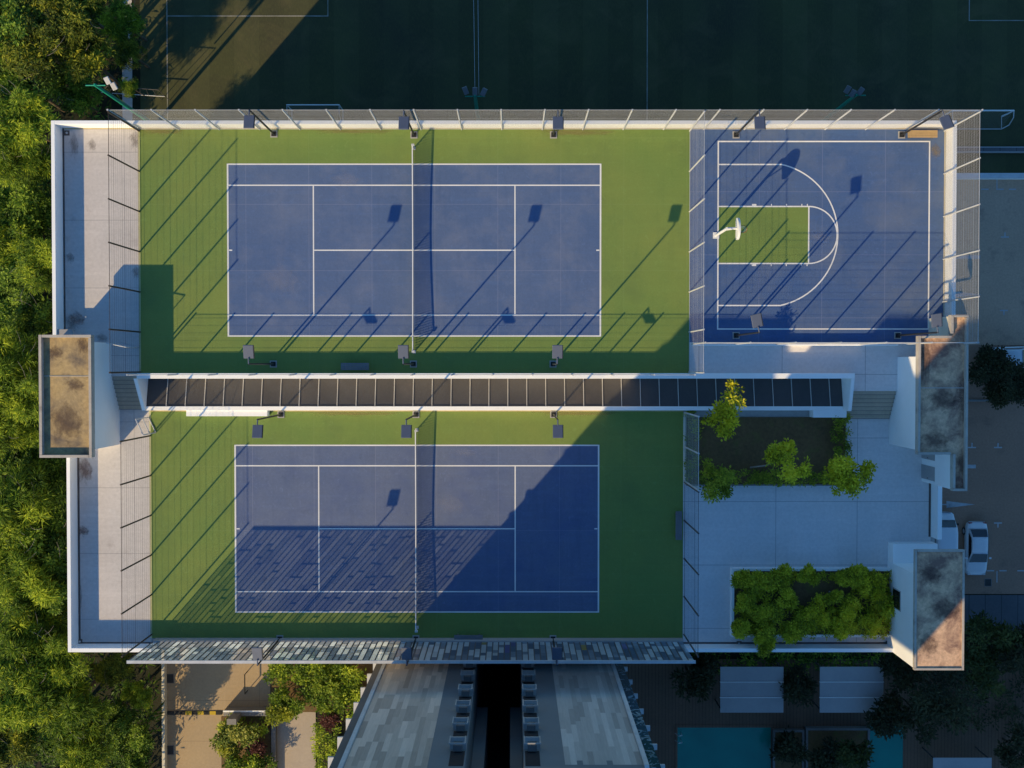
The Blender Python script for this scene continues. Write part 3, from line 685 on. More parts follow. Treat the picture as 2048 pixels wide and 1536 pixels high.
# =================================================================== FENCES
def fence(label, p0, p1, z, h, nspan, mesh='chain_link', post_m='galv', group='chain link fences around the courts', base=0.0, wires=True, skip=()):
    p0 = Vector((p0[0], p0[1], z)); p1 = Vector((p1[0], p1[1], z))
    t = thing('fence', label, 'fence', p0, group)
    d = (p1 - p0); u = d.normalized()
    for i in range(nspan + 1):
        if i in skip: continue
        q = p0 + d * (i / nspan)
        q0 = q.copy(); q0.z += base
        mb = MB().cyl(q0, q + Vector((0, 0, h + .03)), 0.052, n=8); mb.cyl(q + Vector((0, 0, h + .03)), q + Vector((0, 0, h + .06)), 0.055, n=8)
        mb.build('post', M[post_m], t)
    for zz_ in ((h, .016), (base + .08, .012)):
        MB().cyl(p0 + Vector((0, 0, zz_[0])), p1 + Vector((0, 0, zz_[0])), zz_[1], n=6).build('rail', M[post_m], t)
    if wires:
        wm = MB(); zi = base + .25
        k = 0
        while zi < h - .1:
            wm.cyl(p0 + Vector((0, 0, zi)), p1 + Vector((0, 0, zi)), 0.004 if k % 4 else 0.007, n=4, cap=False); zi += 0.34; k += 1
        wm.build('line_wire', M[post_m], t)
    MB().quad(p0 + Vector((0, 0, base + .05)), p1 + Vector((0, 0, base + .05)), p1 + Vector((0, 0, h)), p0 + Vector((0, 0, h))).build('wire_mesh', M[mesh], t)
    return t
yF = 14.94
fx0, fx1 = X(219, 5.08), X(1960, 5.08)
fence('long wire fence along the top parapet above upper court and basketball court', (fx0, yF), (fx1, yF), 0, 5.08, 20, mesh='chain_link_dense')
fence('wire fence on the left concrete strip of the upper tennis court', (gu0, yF - .1), (gu0, -0.45), 0, 5.08, 6, post_m='post_shaded')
fence('wire fence dividing the upper tennis court from the basketball court', (gu1, yF - .1), (gu1, -0.45), 0, 5.08, 6)
fence('wire fence on the right side of the basketball court by the car park', (27.42, yF - .1), (27.42, 1.32), 0, 5.08, 5, mesh='chain_link_dense')
fence('wire fence on the low kerb below the basketball court', (gu1 + .1, 1.32), (27.35, 1.32), 0, 5.08, 6, base=.42)
fence('lower wire fence on the trench parapet below the upper tennis court', (gu0 + .15, -0.60), (gu1 - .1, -0.60), 0, 2.75, 14, base=.97)
fence('wire fence on the left concrete strip of the lower tennis court', (gl0, -4.6), (gl0, -17.6), ZL, 5.2, 5, post_m='post_shaded')
fence('wire fence with creeper between lower tennis court and planted bed', (gl1 + .08, -3.1), (gl1 + .08, -7.55), ZL, 5.2, 2, mesh='chain_link_green')
fence('sparse dark wire fence between lower tennis court and blue shaded deck', (gl1 + .08, -7.65), (gl1 + .08, -17.6), ZL, 5.2, 4, post_m='galv_dark', mesh='chain_link_thin')

def gate(label, hinge, z, w_, h, ang):
    t = thing('gate', label, 'gate', (hinge[0], hinge[1], z), rz=ang)
    t.rotation_euler = (0, 0, 0)
    fr = MB(); o = Vector((hinge[0], hinge[1], z)); u = Vector((cos(ang), sin(ang), 0))
    pts = [o + Vector((0, 0, .05)), o + u * w_ + Vector((0, 0, .05)), o + u * w_ + Vector((0, 0, h)), o + Vector((0, 0, h)), o + Vector((0, 0, .05))]
    fr.tube(pts, .035, 6); fr.tube([o + Vector((0, 0, h * .5)), o + u * w_ + Vector((0, 0, h * .5))], .03, 6)
    fr.build('frame', M['galv'], t)
    MB().quad(pts[0], pts[1], pts[2], pts[3]).build('wire_mesh', M['chain_link'], t)
    MB().box(o.x + u.x * w_ * .9 - .03, o.x + u.x * w_ * .9 + .03, o.y + u.y * w_ * .9 - .03, o.y + u.y * w_ * .9 + .03, z + 1, z + 1.2).build('latch', M['galv_dark'], t)
gate('open mesh gate by the steps at the top left of lower court', (gl0 - .1, -3.4), ZL, 1.1, 2.4, radians(-65))
gate('mesh gate beside the left stair tower at the upper court corner', (gu0 - .05, 1.1), 0, 1.2, 2.4, radians(168))

# =================================================================== FLOODLIGHTS ON COURTS
def floodlight(label, base, z, side, h=6.35, rz=0.0):
    """side +1: head reaches north, -1: south"""
    t = thing('floodlight', label, 'floodlight', (base.x, base.y, z), 'square court floodlights')
    o = Vector((base.x, base.y, z))
    pb = MB(); pb.box(o.x - .22, o.x + .22, o.y - .22, o.y + .22, z, z + .05); pb.build('base_plinth', M['podium_wall'], t)
    p = MB(); p.box(o.x - .15, o.x + .15, o.y - .15, o.y + .15, z + .05, z + .10); p.cyl(o + Vector((0, 0, .1)), o + Vector((0, 0, h)), .065, .05, n=10); p.build('pole', M['pole_black'], t)
    R3 = Matrix.Translation(o + Vector((0, 0, h))) @ Matrix.Rotation(rz, 4, 'Z')
    arm = MB(); q = R3 @ Vector((0, side * .34, .02)); arm.cyl(o + Vector((0, 0, h - .02)), q, .04, n=8); arm.build('arm', M['lamp_grey'], t)
    Hm = R3 @ Matrix.Translation(Vector((0, side * .70, .02))) @ Matrix.Rotation(side * radians(14), 4, 'X')
    hd = MB(); hd.box(-.29, .29, -.39, .39, -.06, .05, Hm)
    ho = hd.build('lamp_head', M['lamp_grey'], t, bevel=.015)
    fb = MB()
    fb.box(.295, .33, -.39, .39, -.05, .04, Hm)
    fb.build('side_fin', M['pole_black'], ho)
    gb = MB(); gb.box(-.24, .24, -.34, .34, -.075, -.063, Hm); gb.build('lamp_glass', M['lamp_glass'], ho)
    return t
g1 = [((548, 268), 'left of the net'), ((828, 270), 'above the net'), ((1107, 270), 'right of the net')]
for (px, py), s in g1:
    floodlight('black floodlight at the top parapet of upper tennis court, ' + s, pt(px, py, 0), 0, -1)
floodlight('black floodlight at the top left of the basketball court', pt(1472, 270, 0), 0, -1)
floodlight('black floodlight beside the tan bench at basketball court corner', pt(1803, 270, 0), 0, -1, rz=radians(18))
for (px, py), s in (((547, 728), 'left of the net'), ((827, 728), 'at the net end'), ((1106, 728), 'right of the net')):
    floodlight('floodlight on shaded bottom edge of upper tennis court, ' + s, pt(px, py, 0), 0, 1)
floodlight('grey floodlight at the bottom left corner of the basketball court', pt(1472, 671, 0), 0, 1, rz=radians(14))
floodlight('grey floodlight beside the right stair tower on basketball court', pt(1795, 671, 0), 0, 1, rz=radians(8))
for (px, py), s in (((562, 829), 'left of the net'), ((832, 829), 'at the net end'), ((1107, 829), 'right of the net')):
    floodlight('floodlight on sunny top edge of lower tennis court, ' + s, pt(px, py, ZL), ZL, -1)
for (px, py), s in (((560, 1277), 'left of the net'), ((832, 1277), 'below the net end'), ((1106, 1277), 'right of the net')):
    floodlight('floodlight in front of the slatted screen wall, ' + s, pt(px, py, ZL), ZL, 1, h=6.1)

# =================================================================== BENCHES
def bench(label, c, z, L, W, along_y, mat):
    t = thing('bench', label, 'bench', (c.x, c.y, z), 'benches beside the courts')
    Mx = Matrix.Translation(Vector((c.x, c.y, z))) @ Matrix.Rotation(pi / 2 if along_y else 0, 4, 'Z')
    s = MB()
    n = 4
    for i in range(n):
        y0 = -W / 2 + i * W / n + .006; y1 = -W / 2 + (i + 1) * W / n - .006
        s.box(-L / 2, L / 2, y0, y1, .40, .45, Mx)
    s.build('seat', M[mat], t)
    for sx in (-1, 1):
        l = MB(); l.box(sx * L * .38 - .05, sx * L * .38 + .05, -W * .42, W * .42, .01, .39, Mx); l.build('leg', M['galv_dark'], t)
bench('dark grey bench on the shaded lower edge of upper tennis court', pt(710, 733, 0.4), 0, 1.78, .46, False, 'bench_grey')
bench('tan wooden bench in the sunny top right corner of basketball court', pt(1845, 268, 0.4), 0, 1.86, .46, False, 'bench_tan')
bench('grey bench standing upright along right edge of lower tennis court', pt(1357.5, 1051, ZL + .4), ZL, 1.85, .42, True, 'bench_grey')
bench('grey bench in front of the screen wall on lower tennis court', pt(937, 1276, ZL + .4), ZL, 1.85, .40, False, 'bench_grey')

# =================================================================== SCREEN WALL
sw = thing('screen_wall', 'long slatted screen wall of staggered grey panels below the lower court', 'screen wall', (X(250, 3.8), -17.9, ZL))
sx0, sx1, sy, sz0, sz1 = X(250, 3.8), X(1393, 3.8), -17.92, ZL + .72, 3.76
MB().box(sx0, sx1, sy - .10, sy + .10, ZL - .03, sz0).build('upstand', M['podium_wall'], sw)
MB().box(sx0, sx1, sy - .09, sy + .09, sz1, sz1 + .10).build('top_rail', M['galv'], sw)
R = random.Random(3)
ncol = 92; pw_ = (sx1 - sx0) / ncol
sh = MB(); tints = []; opens = []
fin = MB(); bars = MB()
lamp_cols = [int((X(832, 1) - sx0) / pw_), int((X(1106, 1) - sx0) / pw_)]
for i in range(ncol):
    x0 = sx0 + i * pw_; x1 = x0 + pw_
    fin.box(x0 - .036, x0 + .036, sy - .012, sy + .02, sz0, sz1)
    z = sz0; first = True
    while z < sz1 - .05:
        hgt = R.choice((.62, .62, 1.25, 1.25, 1.25, 1.9)) if not first else R.choice((.35, .62, .62, 1.0))
        first = False
        z1 = min(sz1, z + hgt)
        if sz1 - z1 < .3: z1 = sz1
        sh.quad((x0 + .037, sy, z + .002), (x0 + .037, sy, z1 - .002), (x1 - .037, sy, z1 - .002), (x1 - .037, sy, z + .002))
        q = R.random()
        if q < .38: c = (.80, .95, 1.0); o_ = .46
        elif q < .62: c = (.40, .55, .68); o_ = .58
        elif q < .985: c = (.13, .21, .30); o_ = .34
        elif q < .993: c = (.50, .42, .12); o_ = .4
        else: c = (.18, .20, .45); o_ = .4
        kk = R.uniform(.88, 1.1)
        tints.append(tuple(a * kk for a in c)); opens.append(o_)
        if z1 < sz1 and R.random() < .6: bars.box(x0 + .0365, x1 - .0365, sy - .012, sy - .004, z1 - .04, z1 + .04)
        z = z1
so = sh.build('panels', M['screen_sheet'], sw); set_attr(so, 'tint', tints, 'FLOAT_COLOR'); set_attr(so, 'openness', opens)
fin.build('fins', M['galv_dark'], sw); bars.build('cross_bars', M['galv_dark'], sw)

# =================================================================== STAIR TOWERS
def rim_roof(t, poly, z, th, rimw, rimh, mat):
    MB().prism(poly, z - .06, z).build('roof', M[mat], t)
    ro = [c for c in children(t) if c.name.startswith('roof')][0]
    r = MB(); n = len(poly)
    cxp = sum(p[0] for p in poly) / n
    for i in range(n):
        a = Vector((*poly[i], 0)); b_ = Vector((*poly[(i + 1) % n], 0))
        d = (b_ - a).normalized(); nrm = Vector((-d.y, d.x, 0))   # inward for CCW
        a2 = a - nrm * .012 - d * .012; b2 = b_ - d * (rimw + .012) - nrm * .012
        vs = [a2, b2, b2 + nrm * rimw, a2 + nrm * rimw]
        r.prism([(v.x, v.y) for v in vs], z - th, z + rimh)
    r.build('roof_rim', M['roof_rim'], ro)
# A : left
ax0, ax1, ay0, ay1 = X(78, 3.25), X(182, 3.25), Y(915, 3.25), Y(670, 3.25)
ta = thing('stair_tower', 'left stair tower with tan stained flat roof and white side wall', 'stair tower', ((ax0 + ax1) / 2, (ay0 + ay1) / 2, ZL))
MB().box(ax0 + .1, ax1 - .01, ay0 + .45, ay1 - .42, ZG, 2.75).build('wall', M['wall_white'], ta)
rim_roof(ta, [(ax0, ay0), (ax1, ay0), (ax1, ay1), (ax0, ay1)], 2.95, .2, .16, .32, 'roof_tan')
MB().box(ax0 + .17, ax1 - .17, Y(752, 3) - .02, Y(752, 3) + .02, 2.955, 2.975).build('roof_joint', M['bar_pale'], ta)
MB().box(ax0 - .0, ax0 + 1.1, ay1 + .02, ay1 + .42, .9, 1.0).build('canopy', M['pergola_sheet'], ta)
# B : right, L-shaped
zb = 3.6
xb = [X(1838, zb), X(1937, zb)]; yb = [Y(909, zb), Y(672, zb)]
tb = thing('stair_tower', 'right stair tower with long L shaped stained roof beside the steps', 'stair tower', (26, -2, ZL))
MB().box(xb[0] + .02, xb[1] - .05, Y(888, ZL), Y(714, 0), ZG, zb - .4).build('wall', M['wall_white'], tb)
ex = X(1909, zb); ey0 = Y(982, zb); ux = X(1903, zb); uy1 = Y(630, zb)
lowx = ex + .0
MB().box(lowx + .02, xb[1] - .06, ey0 + .05, Y(888, ZL) - .003, ZG, zb - .4).build('wing_wall', M['wall_white'], tb)
MB().box(ux + .02, xb[1] - .06, Y(714, 0) + .003, uy1 - .06, ZG, zb - .4).build('wing_wall', M['wall_cream'], tb)
rim_roof(tb, [(xb[0], yb[0]), (ex, yb[0]), (ex, ey0), (xb[1], ey0), (xb[1], uy1), (ux, uy1), (ux, yb[1]), (xb[0], yb[1])], zb - .3, .2, .14, .26, 'roof_grey')
MB().box(xb[0] + .15, xb[1] - .15, Y(776, zb) - .02, Y(776, zb) + .02, zb - .295, zb - .275).build('roof_joint', M['bar_pale'], tb)
for y0_, y1_ in ((-6.05, -5.45), (-7.35, -6.45)):
    d_ = MB().box(lowx - .01, lowx + .018, y0_, y1_, ZL + .03, ZL + 2.15).build('door', M['pergola_sheet'], tb)
    MB().box(lowx - .03, lowx - .012, y0_ + .08, y0_ + .13, ZL + 1.0, ZL + 1.15).build('handle', M['galv_dark'], d_)
# C : lower right
zc = 3.4
xc0, xc1, yc0, yc1 = X(1833, zc), X(1932, zc), Y(1340, zc), Y(1100, zc)
tcw = thing('stair_tower', 'lower right stair tower with dark stained roof and small window', 'stair tower', ((xc0 + xc1) / 2, (yc0 + yc1) / 2, ZL))
MB().box(xc0 + .05, xc1 - .05, yc0 + .05, Y(1148, 3), ZG, zc - .25).build('wall', M['wall_white'], tcw)
MB().box(xc0 + .08, xc1 - .05, Y(1148, 3) + .003, yc1 - .3, ZG, ZL + .9).build('low_wall', M['wall_white'], tcw)
rim_roof(tcw, [(xc0, yc0), (xc1, yc0), (xc1, yc1), (xc0, yc1)], zc - .06, .17, .12, .08, 'roof_grey')
wn = MB().box(xc0 + .01, xc0 + .047, -15.55, -14.25, -.35, 1.0).build('window', M['bar_pale'], tcw)
MB().box(xc0 - .006, xc0 + .009, -15.48, -14.32, -.28, .93).build('pane', M['glass_dark'], wn)

def roof_stain(t, px, py, rx, ry, z, mat):
    c = pt(px, py, z); o = MB().sheet(-1, 1, -1, 1, 0).build('stain', M[mat]); o.parent = t
    o.location = Vector((c.x, c.y, z)) - wloc(t); o.scale = (rx, ry, 1)
for a in ((132, 845, 1.4, 1.7), (110, 705, .7, .6), (150, 770, .8, .6), (165, 690, .5, .9)): roof_stain(ta, *a, 2.957, 'stain_soot')
for a in ((1850, 720, .45, 2.2), (1925, 800, .5, 2.4), (1885, 800, 1.3, 1.0), (1870, 880, 1.2, .9), (1923, 930, .4, 1.3)): roof_stain(tb, *a, zb - .296, 'stain_soot')
for a in ((1860, 1150, 1.0, .9), (1890, 1220, 1.3, 1.0), (1855, 1290, .9, 1.0)): roof_stain(tcw, *a, zc - .056, 'stain_soot')
# =================================================================== TOWER BLOCK
TY = -19.9
tw = thing('apartment_tower', 'tall apartment tower with grey tiled front, bounced warmth painted on its left tiles, and dark central slot', 'building', (-.8, TY, ZG))
DEP = 18.0
TL, TR = 16.5, 15.4
def tbox(name, mat, *a): return MB().box(*a).build(name, M[mat], tw)
tbox('wing', 'tower_plain', -8.5, -2.35, TY - DEP, TY, ZG, TL)
tbox('wing', 'tower_plain', 0.6, 6.75, TY - DEP, TY, ZG, TR)
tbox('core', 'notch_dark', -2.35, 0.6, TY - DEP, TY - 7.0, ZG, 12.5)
tbox('side_wall', 'tower_dark', -9.15, -8.5, TY - DEP + 2, TY - .25, ZG, TL - 1.0)
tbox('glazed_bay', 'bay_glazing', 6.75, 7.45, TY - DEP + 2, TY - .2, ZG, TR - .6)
tbox('shade_wing', 'tower_plain', -8.5, 7.3, TY - 66, TY - DEP - .01, ZG, 13.8)  # unseen wing added to keep the lower right grounds in shade
tbox('roof_block', 'tower_plain', -5.1, -1.1, TY - DEP + .1, TY - 10.1, 12.4, 23.8)  # unseen block shaped for the shadow it throws on the basketball court
tbox('lift_core', 'tower_plain', -1.1, 7.0, TY - DEP + .2, TY - 10.1, 12.4, 29.0)  # unseen taller block shaped for its shadow on the right stair roofs
tbox('edge_fin', 'ledge_white', -8.56, -8.34, TY + .003, TY + .16, ZG, TL)
tbox('edge_fin', 'ledge_white', 6.56, 6.78, TY + .003, TY + .16, ZG, TR)
tbox('pier', 'tower_plain', -2.34, -1.62, TY - 6.99, TY - 3.1, -3.3, 12.4)
tbox('pier', 'tower_plain', -.12, .59, TY - 6.99, TY - 3.1, -3.3, 12.4)
R = random.Random(11)
for side, (xa, xb_) in enumerate(((-8.32, -4.2), (2.65, 6.54))):
    fm = MB(); tn = []
    nc = 13; wc = (xb_ - xa) / nc
    for i in range(nc):
        z = ZG + R.choice((0, .7, 1.4, 2.1)); z0 = ZG
        TT = (TL, TR)[side]
        while z0 < TT - 1:
            z1 = min(TT - .4, z if z > z0 else z0 + 2.65)
            fm.quad((xa + i * wc, TY + .012, z0), (xa + i * wc, TY + .012, z1), (xa + (i + 1) * wc, TY + .012, z1), (xa + (i + 1) * wc, TY + .012, z0))
            q = R.random()
            v_ = R.uniform(.31, .36) if q < .2 else (R.uniform(.40, .48) if q < .78 else R.uniform(.52, .58))
            tn.append((v_ * 1.22, v_ * 1.02, v_ * .84) if side == 0 else (v_ * 1.0, v_ * .95, v_ * .88))  # left wing tiles carry warm bounced driveway light in their colour
            z0 = z1; z = z1 + 2.65
    fo = fm.build('facade_tiles', M['facade_tiles'], tw); set_attr(fo, 'tint', tn, 'FLOAT_COLOR')
for k in range(-4, 6):
    zz_ = -2 + 2.97 * k
    for sgn, (xa, xb_) in ((-1, (-3.22, -2.36)), (1, (0.61, 1.47))):
        le = MB(); le.box(xa, xb_, TY + .003, TY + .62, zz_ - .12, zz_); le.box(xa, xa + .06, TY + .64, TY + .70, zz_, zz_ + 1.0); le.box(xb_ - .06, xb_, TY + .64, TY + .70, zz_, zz_ + 1.0); le.box(xa, xb_, TY + .64, TY + .70, zz_ + 1.0, zz_ + 1.06)
        lo = le.build('service_ledge', M['ledge_grey'], tw)
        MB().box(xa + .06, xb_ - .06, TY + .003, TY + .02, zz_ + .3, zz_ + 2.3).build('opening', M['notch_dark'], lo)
        au = MB().box(xa + .2, xb_ - .2, TY + .1, TY + .42, zz_ + .003, zz_ + .6); au.build('air_conditioner', M['tower_dark'], lo)
    MB().box(-9.62, -9.153, TY - 1.6, TY - .6, zz_ - .6, zz_ - .45).build('window_hood', M['ledge_white'], tw)
    hd = MB(); hd.box(7.453, 8.0, TY - 1.3, TY - 1.0, zz_ - .6, zz_ - .45); hd.box(7.46, 7.9, TY - 2.4, TY - 1.3, zz_ - 1.4, zz_ - .6)
    hd.build('window_hood', M['ledge_white'], tw)

# =================================================================== PLANTED BEDS ON DECK
def hedge(label, x0, x1, y0, y1, z0, z1, leafm, dens=14, ll=.14, lw=.07, per=26, spread=.22, seed=1, group=None, name='hedge', cat='hedge'):
    R = random.Random(seed)
    t = thing(name, label, cat, ((x0 + x1) / 2, (y0 + y1) / 2, z0), group)
    cl_ = sparse_box_clusters(R, x0, x1, y0, y1, z0, z1, dens)
    leaf_obj('foliage', leaf_mesh(cl_, ll, lw, per, spread, .3, R), M[leafm], t)
    if name == 'ground_cover': return t
    st = MB()
    for i in range(10):
        p, _ = R.choice(cl_); st.cyl((p.x + R.uniform(-.1, .1), p.y + R.uniform(-.1, .1), z0 - .05), p, .02, .01, 5)
    st.build('stems', M['bark'], t)
    return t
def planter_tree(label, px, py, z, r, seed, base_px=None, leafm='leaf_planter', n=60, zb=ZL - .05, ll=.20, lw=.10, per=26, spread=.33, lobes=8, flat=.8, group='small trees in the deck planters', bark='bark_pale', tr=.06):
    R = random.Random(seed)
    top = pt(px, py, z); bs = pt(*base_px, zb) if base_px else Vector((top.x, top.y, zb))
    t = thing('tree', label, 'tree', (bs.x, bs.y, zb), group)
    tree_parts(t, R, z - zb, r, r, r * flat, n, lobes, ll, lw, per, spread, M[leafm], M[bark], tr, (top.x - bs.x, top.y - bs.y))
    return t
# bed 1
bp = thing('planted_bed', 'sunken bed of dark soil beside the trench end and steps', 'planter', (X(1540, ZL), Y(890, ZL), ZL))
b1 = (X(1373, ZL), X(1692, ZL), Y(968, ZL), SR0 - .02)
MB().sheet(b1[0], b1[1], b1[2], -3.385, ZL + .03).build('soil', M['soil'], bp)
MB().box(b1[0], b1[1], b1[2] - .10, b1[2], ZL - .03, ZL + .14).build('kerb', M['kerb_stone'], bp)
MB().box(b1[0] - .16, b1[0] - .02, b1[2], -3.1, ZL - .03, ZL + .14).build('kerb', M['wall_cream'], bp)
hedge('low green hedge along the bottom edge of the sunken bed', X(1395, ZL), X(1690, ZL), Y(967, ZL), Y(941, ZL), ZL + .05, ZL + .75, 'leaf_mid', 16, seed=2)
hedge('narrow green hedge on the right edge of the sunken bed', X(1662, ZL), X(1694, ZL), Y(940, ZL), Y(830, ZL), ZL + .05, ZL + .75, 'leaf_mid', 13, seed=3)
hedge('thin creeper growing along the fence beside the sunken bed', X(1372, ZL), X(1396, ZL), Y(960, ZL), Y(825, ZL), ZL + .05, ZL + .5, 'leaf_mid', 9, seed=4)
planter_tree('bright yellow green tree at the top left of the sunken bed', 1438, 842, 2.0, 1.2, 21, (1455, 850), n=75)
planter_tree('sparse yellow tree with thin sprays over the dark roof strip', 1452, 796, 3.2, 1.15, 22, (1470, 830), n=16, spread=.28, lobes=4)
planter_tree('yellow tree on a thin bent trunk in mid sunken bed', 1572, 920, 2.4, 1.45, 23, (1500, 935), n=75)
planter_tree('green tree at the bottom left corner of the sunken bed', 1427, 962, 1.8, 1.1, 24, (1425, 958), n=70, leafm='leaf_mid')
planter_tree('large tree overhanging the shaded deck at the bed corner', 1706, 960, 2.2, 1.8, 25, (1685, 950), n=120, leafm='leaf_planter', lobes=10)
# bed 2
b2 = (X(1465, -.9), X(1787, -.9), Y(1274, -.9), Y(1137, -.9))
pb2 = thing('raised_planter', 'white edged rectangular planter full of bushes beside lower right stair tower', 'planter', ((b2[0] + b2[1]) / 2, (b2[2] + b2[3]) / 2, ZL))
wm = MB()
wm.box(b2[0], b2[1], b2[3] - .16, b2[3], ZL, -.85); wm.box(b2[0], b2[1], b2[2], b2[2] + .16, ZL, -.85); wm.box(b2[0], b2[0] + .16, b2[2] + .16, b2[3] - .16, ZL, -.85); wm.box(b2[1] - .12, b2[1], b2[2] + .16, b2[3] - .16, ZL, -.85)
wm.build('rim', M['wall_white'], pb2)
MB().sheet(b2[0] + .1, b2[1] - .1, b2[2] + .1, b2[3] - .1, -1.0).build('soil', M['soil'], pb2)
for i, (px, py, r, lm, s_) in enumerate(((1515, 1165, 1.15, 'leaf_mid', 'at top left corner'), (1530, 1240, 1.25, 'leaf_mid', 'at bottom left'), (1640, 1220, 1.35, 'leaf_bright', 'in the bottom middle'),
                                         (1745, 1175, 1.15, 'leaf_bright', 'at top right'), (1740, 1250, 1.15, 'leaf_bright', 'at bottom right by the window wall'), (1530, 1288, .8, 'leaf_mid', 'spilling over the bottom left parapet'), (1620, 1150, .8, 'leaf_mid', 'low along the top rim'), (1575, 1200, .8, 'leaf_mid', 'in the left middle'), (1690, 1262, 1.0, 'leaf_bright', 'between the bottom middle and bottom right ones'), (1585, 1262, 1.0, 'leaf_mid', 'between bottom left and bottom middle ones'), (1690, 1155, .8, 'leaf_mid', 'left of the top right one'), (1500, 1205, .8, 'leaf_mid', 'halfway down the left rim'), (1770, 1215, .8, 'leaf_planter', 'nearest to the small window'), (1560, 1155, 1.0, 'leaf_mid', 'second along the top rim'), (1480, 1160, .7, 'leaf_mid', 'in the extreme top left'), (1480, 1258, .7, 'leaf_mid', 'in the extreme bottom left'), (1665, 1190, .7, 'leaf_mid', 'beside the bare soil patch'), (1700, 1215, .9, 'leaf_bright', 'right of the bottom middle one'), (1715, 1150, .8, 'leaf_mid', 'along the top rim toward the window wall'), (1615, 1240, .9, 'leaf_mid', 'in the middle of the bottom row'))):
    planter_tree('leafy bush in the white edged planter, ' + s_, px, py, -.30, r * .84, 40 + i, leafm='leaf_planter' if lm == 'leaf_bright' else 'leaf_yellowish', n=90, zb=-1.02, ll=.17, lw=.08, per=26, spread=.22, flat=.42, group='bushes in the white edged planter')

for k, (lb, r) in enumerate((('low yellow green cover along left half of the white edged planter', (1472, 1582, 1143, 1270)), ('low yellow green cover along bottom right of the white edged planter', (1584, 1780, 1212, 1270)), ('low yellow green cover in the top right of white edged planter', (1705, 1780, 1143, 1210)), ('thin low cover along top middle rim of the white edged planter', (1584, 1703, 1143, 1160)))):
    hedge(lb, X(r[0], -.9), X(r[1], -.9), Y(r[3], -.9), Y(r[2], -.9), -1.02, -.62, 'leaf_yellowish', 15, .15, .07, 24, .20, seed=160 + k, name='ground_cover', cat='ground cover')
# =================================================================== TALL LAMP MASTS AT PITCH
def mast(label, px, py, zt, heads, group='green floodlight masts beside the pitch'):
    top = pt(px, py, zt)
    t = thing('light_mast', label, 'light mast', (top.x, top.y, ZG), group)
    MB().cyl((top.x, top.y, ZG), (top.x, top.y, zt), .17, .11, 10).build('pole', M['green_paint'], t)
    a = MB(); a.cyl((top.x - .7, top.y, zt - .1), (top.x + .7, top.y, zt - .1), .05, n=6); a.cyl((top.x, top.y, zt - .1), (top.x, top.y, zt + .15), .06, n=6); a.build('cross_arm', M['green_paint'], t)
    for dx, dy, rz in heads:
        Mx = Matrix.Translation(Vector((top.x + dx, top.y + dy, zt + .05))) @ Matrix.Rotation(rz, 4, 'Z') @ Matrix.Rotation(radians(25), 4, 'X')
        hh = MB().box(-.17, .17, -.26, .26, -.12, .1, Mx).build('lamp_head', M['bench_grey'] if px > 500 else M['ledge_white'], t, bevel=.03)
        MB().box(-.16, .16, -.26, .26, -.14, -.122, Mx).build('lamp_glass', M['lamp_glass'], hh)
mast('green light mast with two pale heads above the top left deck corner', 190, 170, -7.6, ((.9, .3, .4), (1.35, -.1, .4)))
mast('green light mast with three heads above middle of top fence', 950, 192, -6.0, ((-.65, .35, .4), (0, .3, 0), (.6, .25, -.5)))
mast('green light mast with heads above top fence of basketball court', 1712, 190, -6.0, ((-.6, .35, -.5), (.3, .25, -.6), (-.25, .1, -.5)))
cb = thing('overhead_cable', 'two thin overhead cables running up from the middle light mast', 'cable', pt(950, 190, -6.2))
for dx in (0, .45):
    a = pt(950, 190, -6.2) + Vector((dx * .6, 0, 0)); e = a + Vector((-.3 + dx * .2, 22, 1.0)); mid_ = (a + e) / 2 - Vector((0, 0, .5))
    MB().tube([a, mid_, e], .014, 5).build('cable', M['galv'], cb)
# goals
def goal(label, c, wx, dy, along_x=True):
    t = thing('football_goal', label, 'football goal', c, 'goals parked by the pitch')
    x0, x1 = c[0] - wx / 2, c[0] + wx / 2; y0, y1 = c[1], c[1] + dy; z0 = ZG + .02
    f = MB(); f.tube([(x0, y1, z0), (x0, y1, z0 + 2), (x1, y1, z0 + 2), (x1, y1, z0)], .055, 8); f.build('frame', M['line_white'], t)
    s = MB()
    for x in (x0, x1): s.tube([(x, y1, z0 + 2), (x, y1 - .7, z0 + 1.9), (x, y0, z0 + .05), (x, y1, z0 + .05)], .03, 6)
    s.tube([(x0, y0, z0 + .05), (x1, y0, z0 + .05)], .03, 6); s.build('stay', M['galv'], t)
    nn = MB().quad((x0, y1 - .7, z0 + 1.9), (x1, y1 - .7, z0 + 1.9), (x1, y0, z0 + .05), (x0, y0, z0 + .05)); nn.quad((x0, y1, z0 + 2), (x1, y1, z0 + 2), (x1, y1 - .7, z0 + 1.9), (x0, y1 - .7, z0 + 1.9)); nn.build('net', M['goal_netting'], t)
gc = pt(626, 210, ZG + 2); goal('white goal frame behind the top fence of upper tennis court', (gc.x, gc.y - 1.6, ZG), 4.2, 1.6)
# right goal : turned so its mouth faces left
gt = thing('football_goal', 'white goal frame lying beyond the top right fence corner', 'football goal', (pt(2000, 240, ZG).x, pt(2000, 240, ZG).y, ZG), 'goals parked by the pitch')
gp = MB(); A = pt(2028, 221, ZG + 2); B = pt(1905, 221, ZG + 2); C_ = pt(2003, 258, ZG + .1); D_ = pt(1905, 258, ZG + .1); E_ = pt(2003, 232, ZG + 1.9)
gp.tube([B, A], .06, 8); gp.tube([A, Vector((A.x, A.y, ZG))], .06, 8); gp.tube([B, Vector((B.x, B.y, ZG))], .06, 8); gp.build('frame', M['line_white'], gt)
gs = MB(); gs.tube([A, pt(2027, 235, ZG + 1.6), pt(2018, 250, ZG + .6), C_], .045, 6); gs.tube([C_, D_], .035, 6); gs.tube([C_, E_, A], .03, 6); gs.tube([B, D_], .04, 6); gs.build('stay', M['galv'], gt)
